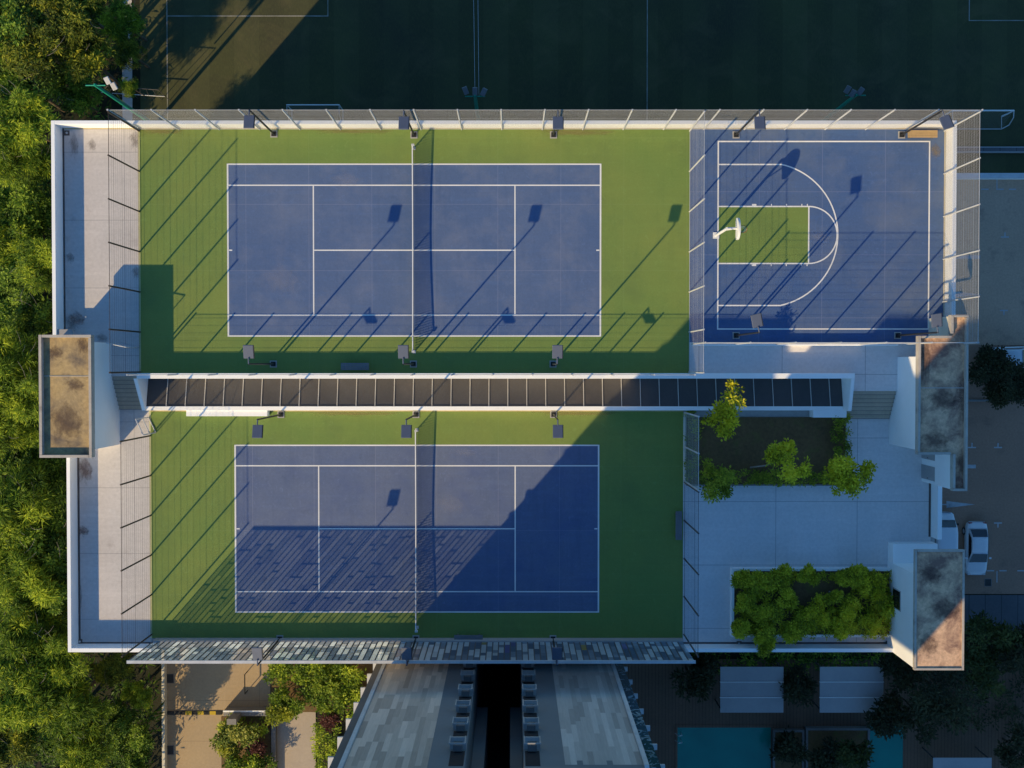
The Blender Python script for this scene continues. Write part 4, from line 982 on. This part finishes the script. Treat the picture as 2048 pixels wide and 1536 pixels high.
MB().quad(A, B, D_, C_).build('net', M['goal_netting'], gt)

# =================================================================== CAR PARK DETAILS
def wall_thing(name, label, cat, boxargs, mat, part='wall'):
    x0, x1, y0, y1, z0, z1 = boxargs
    t = thing(name, label, cat, ((x0 + x1) / 2, (y0 + y1) / 2, z0))
    MB().box(*boxargs).build(part, M[mat], t, bevel=.02); return t
wt = wall_thing('boundary_wall', 'pale concrete boundary wall between pitch and car park', 'wall', (X(1860, ZG), 75, Y(356, ZG + .7), Y(347, ZG + .7), ZG - .02, ZG + .7), 'wall_white')
MB().box(X(1860, ZG), 75, Y(356, ZG + .7) - .03, Y(347, ZG + .7) + .03, ZG + .703, ZG + .78).build('coping', M['ledge_white'], wt)
wt = wall_thing('drain_wall', 'low dark teal drain kerb beyond the boundary wall', 'wall', (X(1860, ZG), 75, Y(305, ZG + .25), Y(293, ZG + .25), ZG - .02, ZG + .25), 'pergola_sheet')
MB().box(X(1860, ZG), 75, Y(305, ZG + .25) + .1, Y(293, ZG + .25) - .1, ZG + .253, ZG + .28).build('cover', M['paver_blue'], wt)
rp = MB(); zr = ZG + .010
def mark_T(px, py, up):
    c = pt(px, py, zr); rp.sheet(c.x - .33, c.x + .33, c.y - .05, c.y + .05, zr)
    if up: rp.sheet(c.x - .05, c.x + .05, c.y + .05, c.y + .38, zr)
    else: rp.sheet(c.x - .05, c.x + .05, c.y - .38, c.y - .05, zr)
for a in ((2008, 621, False), (2010, 474, True), (1996, 895, True), (1996, 1046, False), (1944, 895, True)): mark_T(*a)
c = pt(1994, 365, zr); rp.sheet(c.x - .04, c.x + .04, Y(378, zr), Y(356, zr), zr)
for px in (1970, 2000, 2025): c = pt(px, 378.5, zr); rp.sheet(c.x - .3, c.x + .3, c.y - .05, c.y + .05, zr)
c = pt(1994, 1150, zr); rp.sheet(c.x - .04, c.x + .04, Y(1165, zr), Y(1142, zr), zr)
for px in (1981, 2006, 2042): c = pt(px, 1141.5, zr); rp.sheet(c.x - .3, c.x + .3, c.y - .05, c.y + .05, zr)
for tx, ty, bx_ in ((1963, 589, 1898), (1950, 1009, 1893)):
    a = pt(tx, ty, zr); q0 = pt(bx_, ty - 7, zr); q1 = pt(bx_, ty + 7, zr)
    rp.add([q1, a, q0], [(0, 1, 2)]); rp.sheet(q0.x - 1.6, q0.x, a.y - .05, a.y + .05, zr)
c = pt(1942, 514, zr); rp.sheet(c.x - 1.5, c.x + .75, c.y - .14, c.y + .14, zr)
c = pt(1942, 933, zr); rp.sheet(c.x - .4, c.x + .4, c.y - .15, c.y + .15, zr)
rp.build('parking_markings', M['road_paint'], col.objects['car_park'])
wall_thing('parking_kerb', 'long grey kerb edging the planted island in the car park', 'kerb', (X(1900, ZG), 75, Y(803, ZG) , Y(799, ZG), ZG - .02, ZG + .14), 'kerb_stone', 'kerb')
def hatch(label, px, py, hw, hh, group='dark drain covers set in the paving'):
    c = pt(px, py, ZG); t = thing('drain_cover', label, 'drain cover', (c.x, c.y, ZG), group)
    MB().box(c.x - hw, c.x + hw, c.y - hh, c.y + hh, ZG - .02, ZG + .018).build('lid', M['hatch'], t)
    f = MB()
    for a in ((-hw - .04, -hw, -hh - .04, hh + .04), (hw, hw + .04, -hh - .04, hh + .04), (-hw, hw, hh, hh + .04), (-hw, hw, -hh - .04, -hh)): f.box(c.x + a[0], c.x + a[1], c.y + a[2], c.y + a[3], ZG - .02, ZG + .024)
    f.build('frame', M['kerb_stone'], t)
hatch('small dark square drain cover behind the parked white car', 1976, 1165, .26, .28)
hatch('dark drain cover at the top left of the tan driveway', 338, 1357, .38, .36)
hatch('dark drain cover at the bottom left of the tan driveway', 338, 1500, .38, .36)

# ---------------------------------------------------------------- vehicles
def loft(mb, secs, nseg=14, power=3.2):
    """secs: (y, halfwidth, z0, z1): superelliptic rounded sections joined along y"""
    rings = []
    for (y, hw, z0, z1) in secs:
        zc_, hz = (z0 + z1) / 2, (z1 - z0) / 2
        ring = []
        for i in range(nseg):
            a = 2 * pi * (i + .5) / nseg
            ca, sa = cos(a), sin(a)
            ring.append((hw * math.copysign(abs(ca) ** (2 / power), ca), y, zc_ + hz * math.copysign(abs(sa) ** (2 / power), sa)))
        rings.append(ring)
    vs = [p for r in rings for p in r]; fs = []
    for j in range(len(rings) - 1):
        for i in range(nseg):
            a = j * nseg + i; b_ = j * nseg + (i + 1) % nseg
            fs.append((a, b_, b_ + nseg, a + nseg))
    fs.append(tuple(range(nseg))); fs.append(tuple(range(len(vs) - 1, len(vs) - nseg - 1, -1)))
    mb.add(vs, fs, True)
def make_car(label, px, py, paint='car_white'):
    c = pt(px, py, ZG + .8)
    t = thing('parked_car', label, 'car', (0, 0, 0), 'vehicles in the car park')
    bd = MB()     # nose toward -y
    loft(bd, [(-2.22, .62, .38, .62), (-2.12, .78, .26, .74), (-1.75, .87, .20, .84), (-1.1, .90, .18, .93), (-.3, .90, .18, .96), (.9, .90, .18, .98), (1.6, .88, .20, .98), (2.05, .80, .28, .93), (2.2, .64, .40, .80)], 20, 4)
    bo = bd.build('body', M[paint], t)
    cb_ = MB(); loft(cb_, [(-1.10, .78, .82, .95), (-.35, .70, .84, 1.36), (.05, .68, .84, 1.45), (.75, .68, .84, 1.46), (1.1, .70, .84, 1.38), (1.68, .76, .84, .99)], 20, 4.5)
    cb_.build('roof', M[paint], bo)
    def glass(name, q):
        MB().add([Vector(v) for v in q], [(0, 1, 2, 3)]).build(name, M['glass_dark'], t)
    glass('windscreen', [(-.72, -1.10, .975), (.72, -1.10, .975), (.60, -.36, 1.40), (-.60, -.36, 1.40)])
    glass('rear_window', [(-.60, 1.06, 1.425), (.60, 1.06, 1.425), (.68, 1.62, 1.045), (-.68, 1.62, 1.045)])
    for s in (-1, 1):
        glass('side_window', [(s * .795, -.85, 1.0), (s * .72, -.28, 1.36), (s * .72, .95, 1.36), (s * .79, 1.35, 1.02)])
        MB().box(min(s * .9, s * 1.08), max(s * .9, s * 1.08), -.82, -.68, .93, 1.06).build('mirror', M[paint], t, bevel=.02)
        MB().box(min(s * .45, s * .74), max(s * .45, s * .74), -2.20, -2.02, .62, .74).build('headlight', M['lamp_glass'], t, bevel=.03)
        MB().box(min(s * .45, s * .72), max(s * .45, s * .72), 2.06, 2.16, .76, .88).build('tail_light', M['plastic_red'], t)
        for y in (-1.38, 1.36):
            wh = MB().cyl((s * .70, y, .315), (s * .905, y, .315), .315, n=18); wo_ = wh.build('wheel', M['tyre'], t)
            MB().cyl((s * .905, y, .315), (s * .915, y, .315), .2, n=12).build('rim', M['galv'], wo_)
    t.location = (c.x, c.y, ZG + .01)
    return t
make_car('white saloon car parked in the open beside lower right stair tower', 1954, 1097)
v2 = make_car('pale car mostly hidden under the dark car park trees', 2030, 715, 'van_white')
v2.rotation_euler = (0, 0, radians(92))
cv = pt(1893, 1085, ZG + 1.6)
van = thing('parked_van', 'white van parked against the podium wall, half hidden by stair tower', 'van', (0, 0, 0), 'vehicles in the car park')
vb = MB(); loft(vb, [(2.35, .72, .4, .95), (2.2, .84, .3, 1.15), (1.75, .90, .25, 1.30), (1.2, .92, .22, 1.82), (.8, .92, .22, 1.95), (-1.9, .92, .22, 1.95), (-2.25, .88, .3, 1.85), (-2.35, .80, .45, 1.5)], 20, 6)
vbo = vb.build('body', M['van_white'], van)
MB().add([Vector(v) for v in [(-.78, 1.80, 1.34), (.78, 1.80, 1.34), (.72, 1.28, 1.80), (-.72, 1.28, 1.80)]], [(0, 1, 2, 3)]).build('windscreen', M['glass_dark'], van)
MB().box(-.52, .52, -1.9, -1.0, 1.955, 1.975).build('roof_window', M['glass_dark'], van)
for s in (-1, 1):
    MB().box(min(s * .93, s * 1.12), max(s * .93, s * 1.12), 1.35, 1.5, 1.1, 1.3).build('mirror', M['tyre'], van)
    MB().add([Vector(v) for v in [(s * .932, 1.25, 1.15), (s * .932, -2.0, 1.15), (s * .915, -2.0, 1.65), (s * .915, 1.0, 1.65)]], [(0, 1, 2, 3)]).build('side_window', M['glass_dark'], van)
    for y in (-1.5, 1.5):
        wh = MB().cyl((s * .72, y, .33), (s * .93, y, .33), .33, n=18).build('wheel', M['tyre'], van)
        MB().cyl((s * .93, y, .33), (s * .94, y, .33), .2, n=12).build('rim', M['galv'], wh)
van.location = (cv.x, cv.y, ZG + .01)

# =================================================================== GROUND-LEVEL GARDEN, LOWER LEFT
wall_thing('garden_wall', 'long narrow pale wall along the left side of the driveway', 'wall', (X(320, ZG + .5), X(326, ZG + .5), -62, Y(1200, ZG + .5), ZG - .02, ZG + .6), 'wall_cream')
wg = wall_thing('gate_beam', 'grey concrete gate beam across the right half of the driveway', 'wall', (X(444, ZG + 1), X(539, ZG + 1), Y(1431, ZG + 1), Y(1421, ZG + 1), ZG - .02, ZG + 1.1), 'kerb_stone')
MB().box(X(444, ZG + 1), X(539, ZG + 1), Y(1423, ZG + 1), Y(1421, ZG + 1) + .04, ZG + 1.103, ZG + 1.16).build('coping', M['wall_white'], wg)
bb = thing('speed_hump', 'yellow and black striped ramp strip across the driveway', 'speed hump', pt(385, 1426, ZG))
x = X(331, ZG); xe = X(440, ZG); i = 0
while x < xe - .2:
    MB().box(x, x + .5, Y(1429, ZG), Y(1422, ZG), ZG + .002, ZG + .07).build('stripe', M['paint_yellow' if i % 2 else 'paint_black'] if i > 1 else M['hatch'], bb); x += .503; i += 1
pp = pt(480, 1422, ZG)  # pillar added only for the diagonal shadow across the driveway
gp_ = thing('shadow_pillar', 'added concrete pillar on the driveway beam, standing in for an unseen shadow caster', 'pillar', (pp.x, pp.y, ZG))
MB().box(pp.x - .35, pp.x + .35, pp.y - .2, pp.y + .2, ZG, ZG + 2.6).build('shaft', M['kerb_stone'], gp_); MB().box(pp.x - .38, pp.x + .38, pp.y - .23, pp.y + .23, ZG + 2.603, ZG + 2.66).build('cap', M['kerb_stone'], gp_)
rail = thing('bollard_rail', 'thin dark rail upright near the driveway top', 'rail', pt(495, 1360, ZG))
o_ = pt(495, 1362, ZG); rr_ = MB()
for dy in (-.8, .8): rr_.cyl((o_.x, o_.y + dy, ZG), (o_.x, o_.y + dy, ZG + .9), .04, n=6)
rr_.cyl((o_.x, o_.y - .8, ZG + .9), (o_.x, o_.y + .8, ZG + .9), .045, n=6); rr_.build('bar', M['tyre'], rail)
wall_thing('path_wall', 'narrow brown wall between driveway and garden path', 'wall', (X(540, ZG + .4), X(549, ZG + .4), -62, Y(1433, ZG + .4), ZG - .02, ZG + .55), 'kerb_stone')
gb = (ZG + .05)
def shrub(label, px, py, r, hgt, leafm, seed, n=50, ll=.26, lw=.12, group='shrubs in the ground level garden', per=24, spread=.38):
    R = random.Random(seed); c = pt(px, py, ZG + hgt)
    t = thing('shrub', label, 'shrub', (c.x, c.y, ZG), group)
    tree_parts(t, R, hgt, r * 1.12, r * 1.12, hgt * .6, int(n * 1.5), 9, ll, lw, per, spread, M[leafm], M['bark'], .05)
shr = [(570, 1350, 1.5, 'leaf_bright', 'green rounded shrub left of the garden bed below the screen wall'), (620, 1345, 1.5, 'leaf_bright', 'dense green shrub at the centre top of the garden bed'),
       (690, 1360, 1.7, 'leaf_bright', 'bright green shrub against the tower wall'), (575, 1400, 1.4, 'leaf_garden', 'straggly olive shrub at the bottom left of garden bed'),
       (640, 1390, 1.6, 'leaf_garden', 'yellowish shrub in the middle of the garden bed'), (700, 1400, 1.3, 'leaf_bright', 'glossy green shrub lowest beside the tower'), (655, 1350, 1.4, 'leaf_garden', 'small yellow green shrub between two green ones'),
       (560, 1425, .8, 'leaf_mid', 'little shrub at the head of the garden path')]
for i, (px, py, r, lm, lb) in enumerate(shr): shrub(lb, px, py, r, 1.5, lm, 60 + i)
hedge('clipped green hedge along top of the small driveway bed', X(440, gb), X(536, gb), Y(1462, gb), Y(1436, gb), ZG, ZG + .9, 'leaf_bright', 9, .2, .1, 22, .3, seed=70)
shrub('yellow flowering bush in the small driveway bed', 470, 1475, 1.6, 1.4, 'leaf_flower', 71, 40)
shrub('dark red leaved bush in the small driveway bed', 512, 1500, .6, 1.1, 'leaf_red', 72, 26)
shrub('olive bush left at the foot of small driveway bed', 455, 1490, 1.2, 1.2, 'leaf_olive', 73, 40)
shrub('bright green bush at bottom of the small driveway bed', 485, 1528, 1.3, 1.3, 'leaf_bright', 74, 44)
shrub('deep green bush at bottom right of small driveway bed', 525, 1530, .9, 1.0, 'leaf_green', 75, 30)
hedge('tall clipped hedge strip between garden path and tower', X(630, gb), X(676, gb), -36, Y(1432, gb), ZG, ZG + 1.1, 'leaf_bright', 9, .2, .1, 22, .3, seed=76)
shrub('reddish brown bush at the top of the clipped hedge strip', 660, 1440, .5, 1.4, 'leaf_red', 77, 22)
struct(MB().sheet(X(539, ZG), X(760, ZG), Y(1424, ZG), Y(1290, ZG), ZG + .02), 'garden_soil', M['soil'])
struct(MB().sheet(X(439, ZG), X(539, ZG), -60, Y(1433, ZG), ZG + .025), 'driveway_bed_soil', M['soil'])

# =================================================================== POOL AREA, LOWER RIGHT
def pergola(label, px0_, px1_, py0_, py1_, z):
    x0, x1, y0, y1 = X(px0_, z), X(px1_, z), Y(py1_, z), Y(py0_, z)
    t = thing('pergola', label, 'pergola', ((x0 + x1) / 2, (y0 + y1) / 2, ZG), 'pergolas beside the pool')
    n = 3; dy = (y1 - y0) / n
    for i in range(n): MB().box(x0, x1, y0 + i * dy + .03, y0 + (i + 1) * dy - .03, z - .05, z).build('roof_sheet', M['pergola_sheet'], t)
    for i in (1, 2): MB().box(x0 - .03, x1 + .03, y0 + i * dy - .028, y0 + i * dy + .028, z - .08, z + .03).build('roof_bar', M['line_white'], t)
    for xx in (x0 + .15, x1 - .15):
        for yy in (y0 + .15, y1 - .15): MB().cyl((xx, yy, ZG), (xx, yy, z - .05), .06, n=8).build('post', M['galv_dark'], t)
pergola('left pale pergola roof with three panels beside the pool', 1443, 1570, 1333, 1426, ZG + 2.8)
pergola('right pale pergola roof with three panels under the deck edge', 1643, 1771, 1333, 1426, ZG + 2.8)
pergola('dark cabana roof at the bottom right corner of pool deck', 1872, 1990, 1515, 1600, ZG + 2.6)
def bed(name, label, r, zt, mat='kerb_stone'):
    x0, x1, y0, y1 = r
    t = thing(name, label, 'planter', ((x0 + x1) / 2, (y0 + y1) / 2, ZG))
    f = MB(); f.box(x0, x1, y1 - .18, y1, ZG, zt); f.box(x0, x0 + .18, y0, y1 - .18, ZG, zt); f.box(x1 - .18, x1, y0, y1 - .18, ZG, zt); f.build('rim', M[mat], t)
    MB().sheet(x0 + .1, x1 - .1, y0, y1 - .1, zt - .12).build('soil', M['soil'], t)
bed('pool_planter', 'dark planter at right end of the large pool', (X(1547, ZG), X(1610, ZG), -40, Y(1457, ZG)), ZG + .4)
bed('pool_planter', 'wide dark planter between the two pools', (X(1612, ZG), X(1740, ZG), -40, Y(1452, ZG)), ZG + .55)
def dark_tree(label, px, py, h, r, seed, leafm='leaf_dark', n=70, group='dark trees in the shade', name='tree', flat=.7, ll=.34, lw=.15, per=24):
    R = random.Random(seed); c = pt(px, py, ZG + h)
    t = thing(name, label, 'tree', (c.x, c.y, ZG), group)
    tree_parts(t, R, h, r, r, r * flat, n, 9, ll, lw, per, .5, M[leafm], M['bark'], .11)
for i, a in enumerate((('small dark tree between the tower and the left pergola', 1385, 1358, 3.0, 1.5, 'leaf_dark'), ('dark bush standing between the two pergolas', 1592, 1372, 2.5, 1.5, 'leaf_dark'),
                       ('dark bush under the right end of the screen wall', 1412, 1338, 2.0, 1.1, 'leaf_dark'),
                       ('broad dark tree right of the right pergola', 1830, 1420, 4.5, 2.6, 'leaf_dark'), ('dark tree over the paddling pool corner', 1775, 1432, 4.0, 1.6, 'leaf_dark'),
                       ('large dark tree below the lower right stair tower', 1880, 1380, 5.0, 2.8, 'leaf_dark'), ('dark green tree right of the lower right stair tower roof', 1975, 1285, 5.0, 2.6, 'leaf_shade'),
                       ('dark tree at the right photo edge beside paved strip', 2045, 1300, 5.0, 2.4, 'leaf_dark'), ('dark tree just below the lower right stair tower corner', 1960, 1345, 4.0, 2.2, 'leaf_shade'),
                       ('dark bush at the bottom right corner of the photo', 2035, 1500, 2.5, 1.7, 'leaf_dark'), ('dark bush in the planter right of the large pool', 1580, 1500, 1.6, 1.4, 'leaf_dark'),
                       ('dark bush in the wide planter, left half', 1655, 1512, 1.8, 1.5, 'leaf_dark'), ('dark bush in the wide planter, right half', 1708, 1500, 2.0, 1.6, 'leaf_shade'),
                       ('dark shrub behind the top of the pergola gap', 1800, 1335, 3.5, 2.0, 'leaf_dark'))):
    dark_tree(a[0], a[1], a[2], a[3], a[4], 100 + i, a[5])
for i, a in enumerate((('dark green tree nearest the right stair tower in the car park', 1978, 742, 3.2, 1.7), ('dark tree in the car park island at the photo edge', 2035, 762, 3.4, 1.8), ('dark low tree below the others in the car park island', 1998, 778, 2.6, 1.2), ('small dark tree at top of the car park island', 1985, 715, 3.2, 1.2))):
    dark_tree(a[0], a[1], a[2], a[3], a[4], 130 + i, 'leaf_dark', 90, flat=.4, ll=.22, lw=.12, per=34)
hedge('dark green hedge strip below the bottom right parapet', X(1385, ZG), X(1800, ZG), Y(1338, ZG), Y(1290, ZG), ZG, ZG + 1.2, 'leaf_green', 3.0, .3, .13, 22, .45, seed=140)
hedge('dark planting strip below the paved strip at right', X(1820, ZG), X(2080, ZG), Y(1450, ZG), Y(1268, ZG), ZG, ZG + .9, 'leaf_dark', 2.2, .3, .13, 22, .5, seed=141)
ld_ = thing('pool_ladder', 'small white ladder at the left edge of the pool', 'ladder', pt(1356, 1473, ZG))
c = pt(1357, 1473, ZG); lm = MB()
for dy in (-.3, .3): lm.tube([(c.x + .2, c.y + dy, ZG - .02), (c.x + .2, c.y + dy, ZG + .6), (c.x - .1, c.y + dy, ZG + .7), (c.x - .3, c.y + dy, ZG)], .03, 6)
lm.build('handrails', M['line_white'], ld_)

# =================================================================== LEFT THICKET
FT = 'trees of the thicket left of the podium'
def forest_proto(kind, seed):
    R = random.Random(seed)
    t = thing('tree', 'x', 'tree', (0, 0, 0), FT)
    lm = {'b': 'leaf_bright', 'g': 'leaf_green', 'o': 'leaf_olive'}[kind]
    n_, lo__, ll, lw, per, spr, dr = {'b': (190, 17, .40, .070, 44, .50, .6), 'g': (210, 14, .27, .13, 40, .42, .25), 'o': (200, 19, .30, .085, 40, .36, .45)}[kind]
    if seed % 10 == 2: ll *= 1.25; n_ = int(n_ * .8)
    if seed % 10 == 3: spr *= .8; ll *= .85
    tree_parts(t, R, 10.0, 2.6, 2.6, 2.3, n_, lo__, ll, lw, per, spr, M[lm], M['bark'], .2, (R.uniform(-.6, .6), R.uniform(-.6, .6)), droop=dr)
    st = MB()
    for i in range(5 if kind == 'b' else 3):
        a = R.uniform(0, 6.28); r1 = R.uniform(.6, 1.5); r2 = r1 + R.uniform(.7, 1.5)
        p = [Vector((cos(a + .45 * u * u) * (r1 * .3 + (r2 - r1 * .3) * u), sin(a + .45 * u * u) * (r1 * .3 + (r2 - r1 * .3) * u), 9.6 + 3.6 * u - 1.9 * u * u)) for u in [k / 7 for k in range(8)]]
        st.tube(p, [.022 - .002 * k for k in range(8)], 5)
    st.build('stems', M['bark_pale'], t)
    return t
protos = {k: [forest_proto(k, s) for s in ss] for k, ss in {'b': (201, 202, 203), 'g': (211, 212, 213), 'o': (221, 222)}.items()}
used = set()
cnt = {}
def forest_tree(label, px, py, kind, sc_=1.0, zt=-9.5):
    i = cnt.get(kind, 0); cnt[kind] = i + 1
    pr = protos[kind][i % len(protos[kind])]
    if pr.name not in used: used.add(pr.name); o = pr
    else: o = copy_tree(pr)
    c = pt(px, py, zt + .5)
    h = zt - ZG
    o.location = (c.x, c.y, zt - 10 * sc_); o.scale = (sc_, sc_, sc_); o.rotation_euler = (0, 0, random.uniform(0, 6.28))
    o['label'] = label
    return o
F = [
 # upper left beside the pitch
 ('olive tree in the very top left corner of the photo', 5, 40, 'g', 1.0, -9), ('brownish olive tree at the top, left of the pale footpath', 95, 25, 'o', 1.05, -9.5),
 ('olive leafy tree at the top, overhanging the pale footpath', 175, 20, 'o', 1.0, -10), ('bright green tree at the top, beside the pitch edge', 240, 30, 'b', .7, -14.5),
 ('olive tree below the topmost ones, at mid thicket', 70, 105, 'o', 1.05, -9.5), ('olive tree left of the green light mast', 150, 110, 'o', .95, -11),
 ('loose olive tree between light mast and pitch corner', 250, 95, 'o', .5, -15), ('yellowish sapling beside the pale footpath near the mast', 258, 168, 'b', .28, -13.5),
 ('dark green tree at photo edge, level with the mast', 5, 150, 'g', 1.0, -10), ('green tree just left of the light mast foot', 125, 180, 'g', .8, -14),
 # left of upper deck
 ('bright yellow green tree left of the top left deck corner', 45, 250, 'b', 1.15, -9.5), ('bright tree at photo edge left of the upper deck', 10, 300, 'b', .9, -11),
 ('bright green tree touching the upper deck parapet, topmost', 70, 320, 'b', .8, -15.0), ('green tree at photo edge, beside the middle of upper parapet', 15, 415, 'g', 1.0, -15.5),
 ('dark green tree touching the middle of the upper parapet', 85, 440, 'g', .8, -16.5), ('leafy green tree at photo edge left of the upper deck, lower half', 25, 500, 'b', 1.0, -15.5),
 ('bright green tree against the upper parapet, lower half', 80, 545, 'b', .9, -10.5), ('green tree above the left stair tower', 70, 625, 'g', .9, -13), ('green tree at photo edge above the left stair tower', 5, 595, 'g', 1.0, -14.5),
 # by stair tower
 ('golden green tree at photo edge beside the left stair tower top', 30, 710, 'b', .95, -10), ('yellow green tree beside the middle of left stair tower', 40, 800, 'b', 1.0, -9.5), ('bright tree at photo edge beside the left stair tower', 0, 850, 'b', .9, -10),
 ('dark green tree under the lower end of left stair tower', 60, 890, 'g', .9, -13), ('dark tree at photo edge below the left stair tower', 10, 955, 'g', 1.0, -12),
 # left of lower deck
 ('green tree touching lower parapet just below the left stair tower', 100, 960, 'g', .9, -12.5), ('feathery green tree left of the lower deck, uppermost', 45, 1030, 'b', 1.05, -10), ('feathery green tree against the lower parapet, upper part', 105, 1060, 'g', .95, -11),
 ('bright green tree at photo edge left of lower deck', 10, 1110, 'b', 1.05, -10), ('green tree against the middle of the lower parapet', 100, 1145, 'g', 1.0, -10.5), ('feathery tree at photo edge, beside mid lower deck', 40, 1190, 'b', 1.0, -10),
 ('dark green tree against lower parapet, near its bottom', 110, 1225, 'g', .85, -12.5), ('bright feathery tree left of the bottom left deck corner', 60, 1265, 'b', 1.0, -10.5), ('green tree at photo edge, level with the bottom deck corner', 0, 1290, 'g', 1.0, -11),
 # below the deck
 ('large bright feathery tree below the bottom left deck corner', 110, 1330, 'b', 1.1, -10.5), ('olive tree under the screen wall left end', 215, 1330, 'o', .65, -13), ('bright green tree left of the driveway wall, upper', 50, 1370, 'b', 1.1, -10),
 ('feathery green tree at the lower left, mid thicket', 130, 1400, 'b', 1.05, -11), ('light green sapling beside the driveway wall', 268, 1385, 'b', .5, -16), ('golden tree at the lower left photo edge', 0, 1400, 'o', .9, -11),
 ('green tree in the bottom left corner of the photo', 20, 1510, 'o', 1.0, -11), ('dark green tree at the bottom, near the left corner', 75, 1480, 'g', 1.0, -12), ('bright leafy tree at bottom, left of driveway wall', 150, 1500, 'b', .9, -12), ('dark leafy tree at the bottom beside the driveway wall', 250, 1485, 'g', .75, -16), ('dark tree at bottom edge just left of the driveway wall', 240, 1540, 'g', .7, -16.2),
 ('dark tree standing in the gap left of the driveway wall', 225, 1430, 'g', .6, -15.5),
]
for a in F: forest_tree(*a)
# undergrowth
R = random.Random(300); cl_ = []
for i in range(900):
    px, py = R.uniform(-60, 330), R.uniform(-40, 1600)
    if 110 < px and 240 < py < 1290: px = R.uniform(-60, 110)
    c = pt(px, py, ZG + R.uniform(.6, 2.4))
    if -28.0 < c.x and -18 < c.y < 15.5: continue
    if c.x > X(318, ZG) and c.y < -18: continue
    if c.x > X(280, ZG) and c.y > 15: continue
    cl_.append((c, R.uniform(.1, .5)))
uo = leaf_obj('undergrowth', leaf_mesh(cl_, .6, .16, 16, .7, .5, R), M['leaf_green'])
tag(uo, 'dark tangled undergrowth beneath the trees left of the podium', 'undergrowth', kind='stuff')
mm = thing('pitch_fence', 'low dark rail fence at the bottom left corner of the pitch', 'fence', pt(300, 180, ZG))
a, b_ = pt(215, 172, ZG + 3), pt(318, 180, ZG + 3); a2, b2_ = pt(200, 185, ZG + 1.2), pt(330, 193, ZG + 1.2)
MB().tube([a, b_], .035, 6).build('rail', M['galv_dark'], mm); MB().tube([a2, b2_], .04, 6).build('rail', M['galv'], mm)
for i in range(9):
    p, q = a.lerp(b_, i / 8), a2.lerp(b2_, i / 8); MB().tube([p, q, Vector((q.x, q.y, ZG))], .025, 5).build('post', M['galv_dark'], mm)
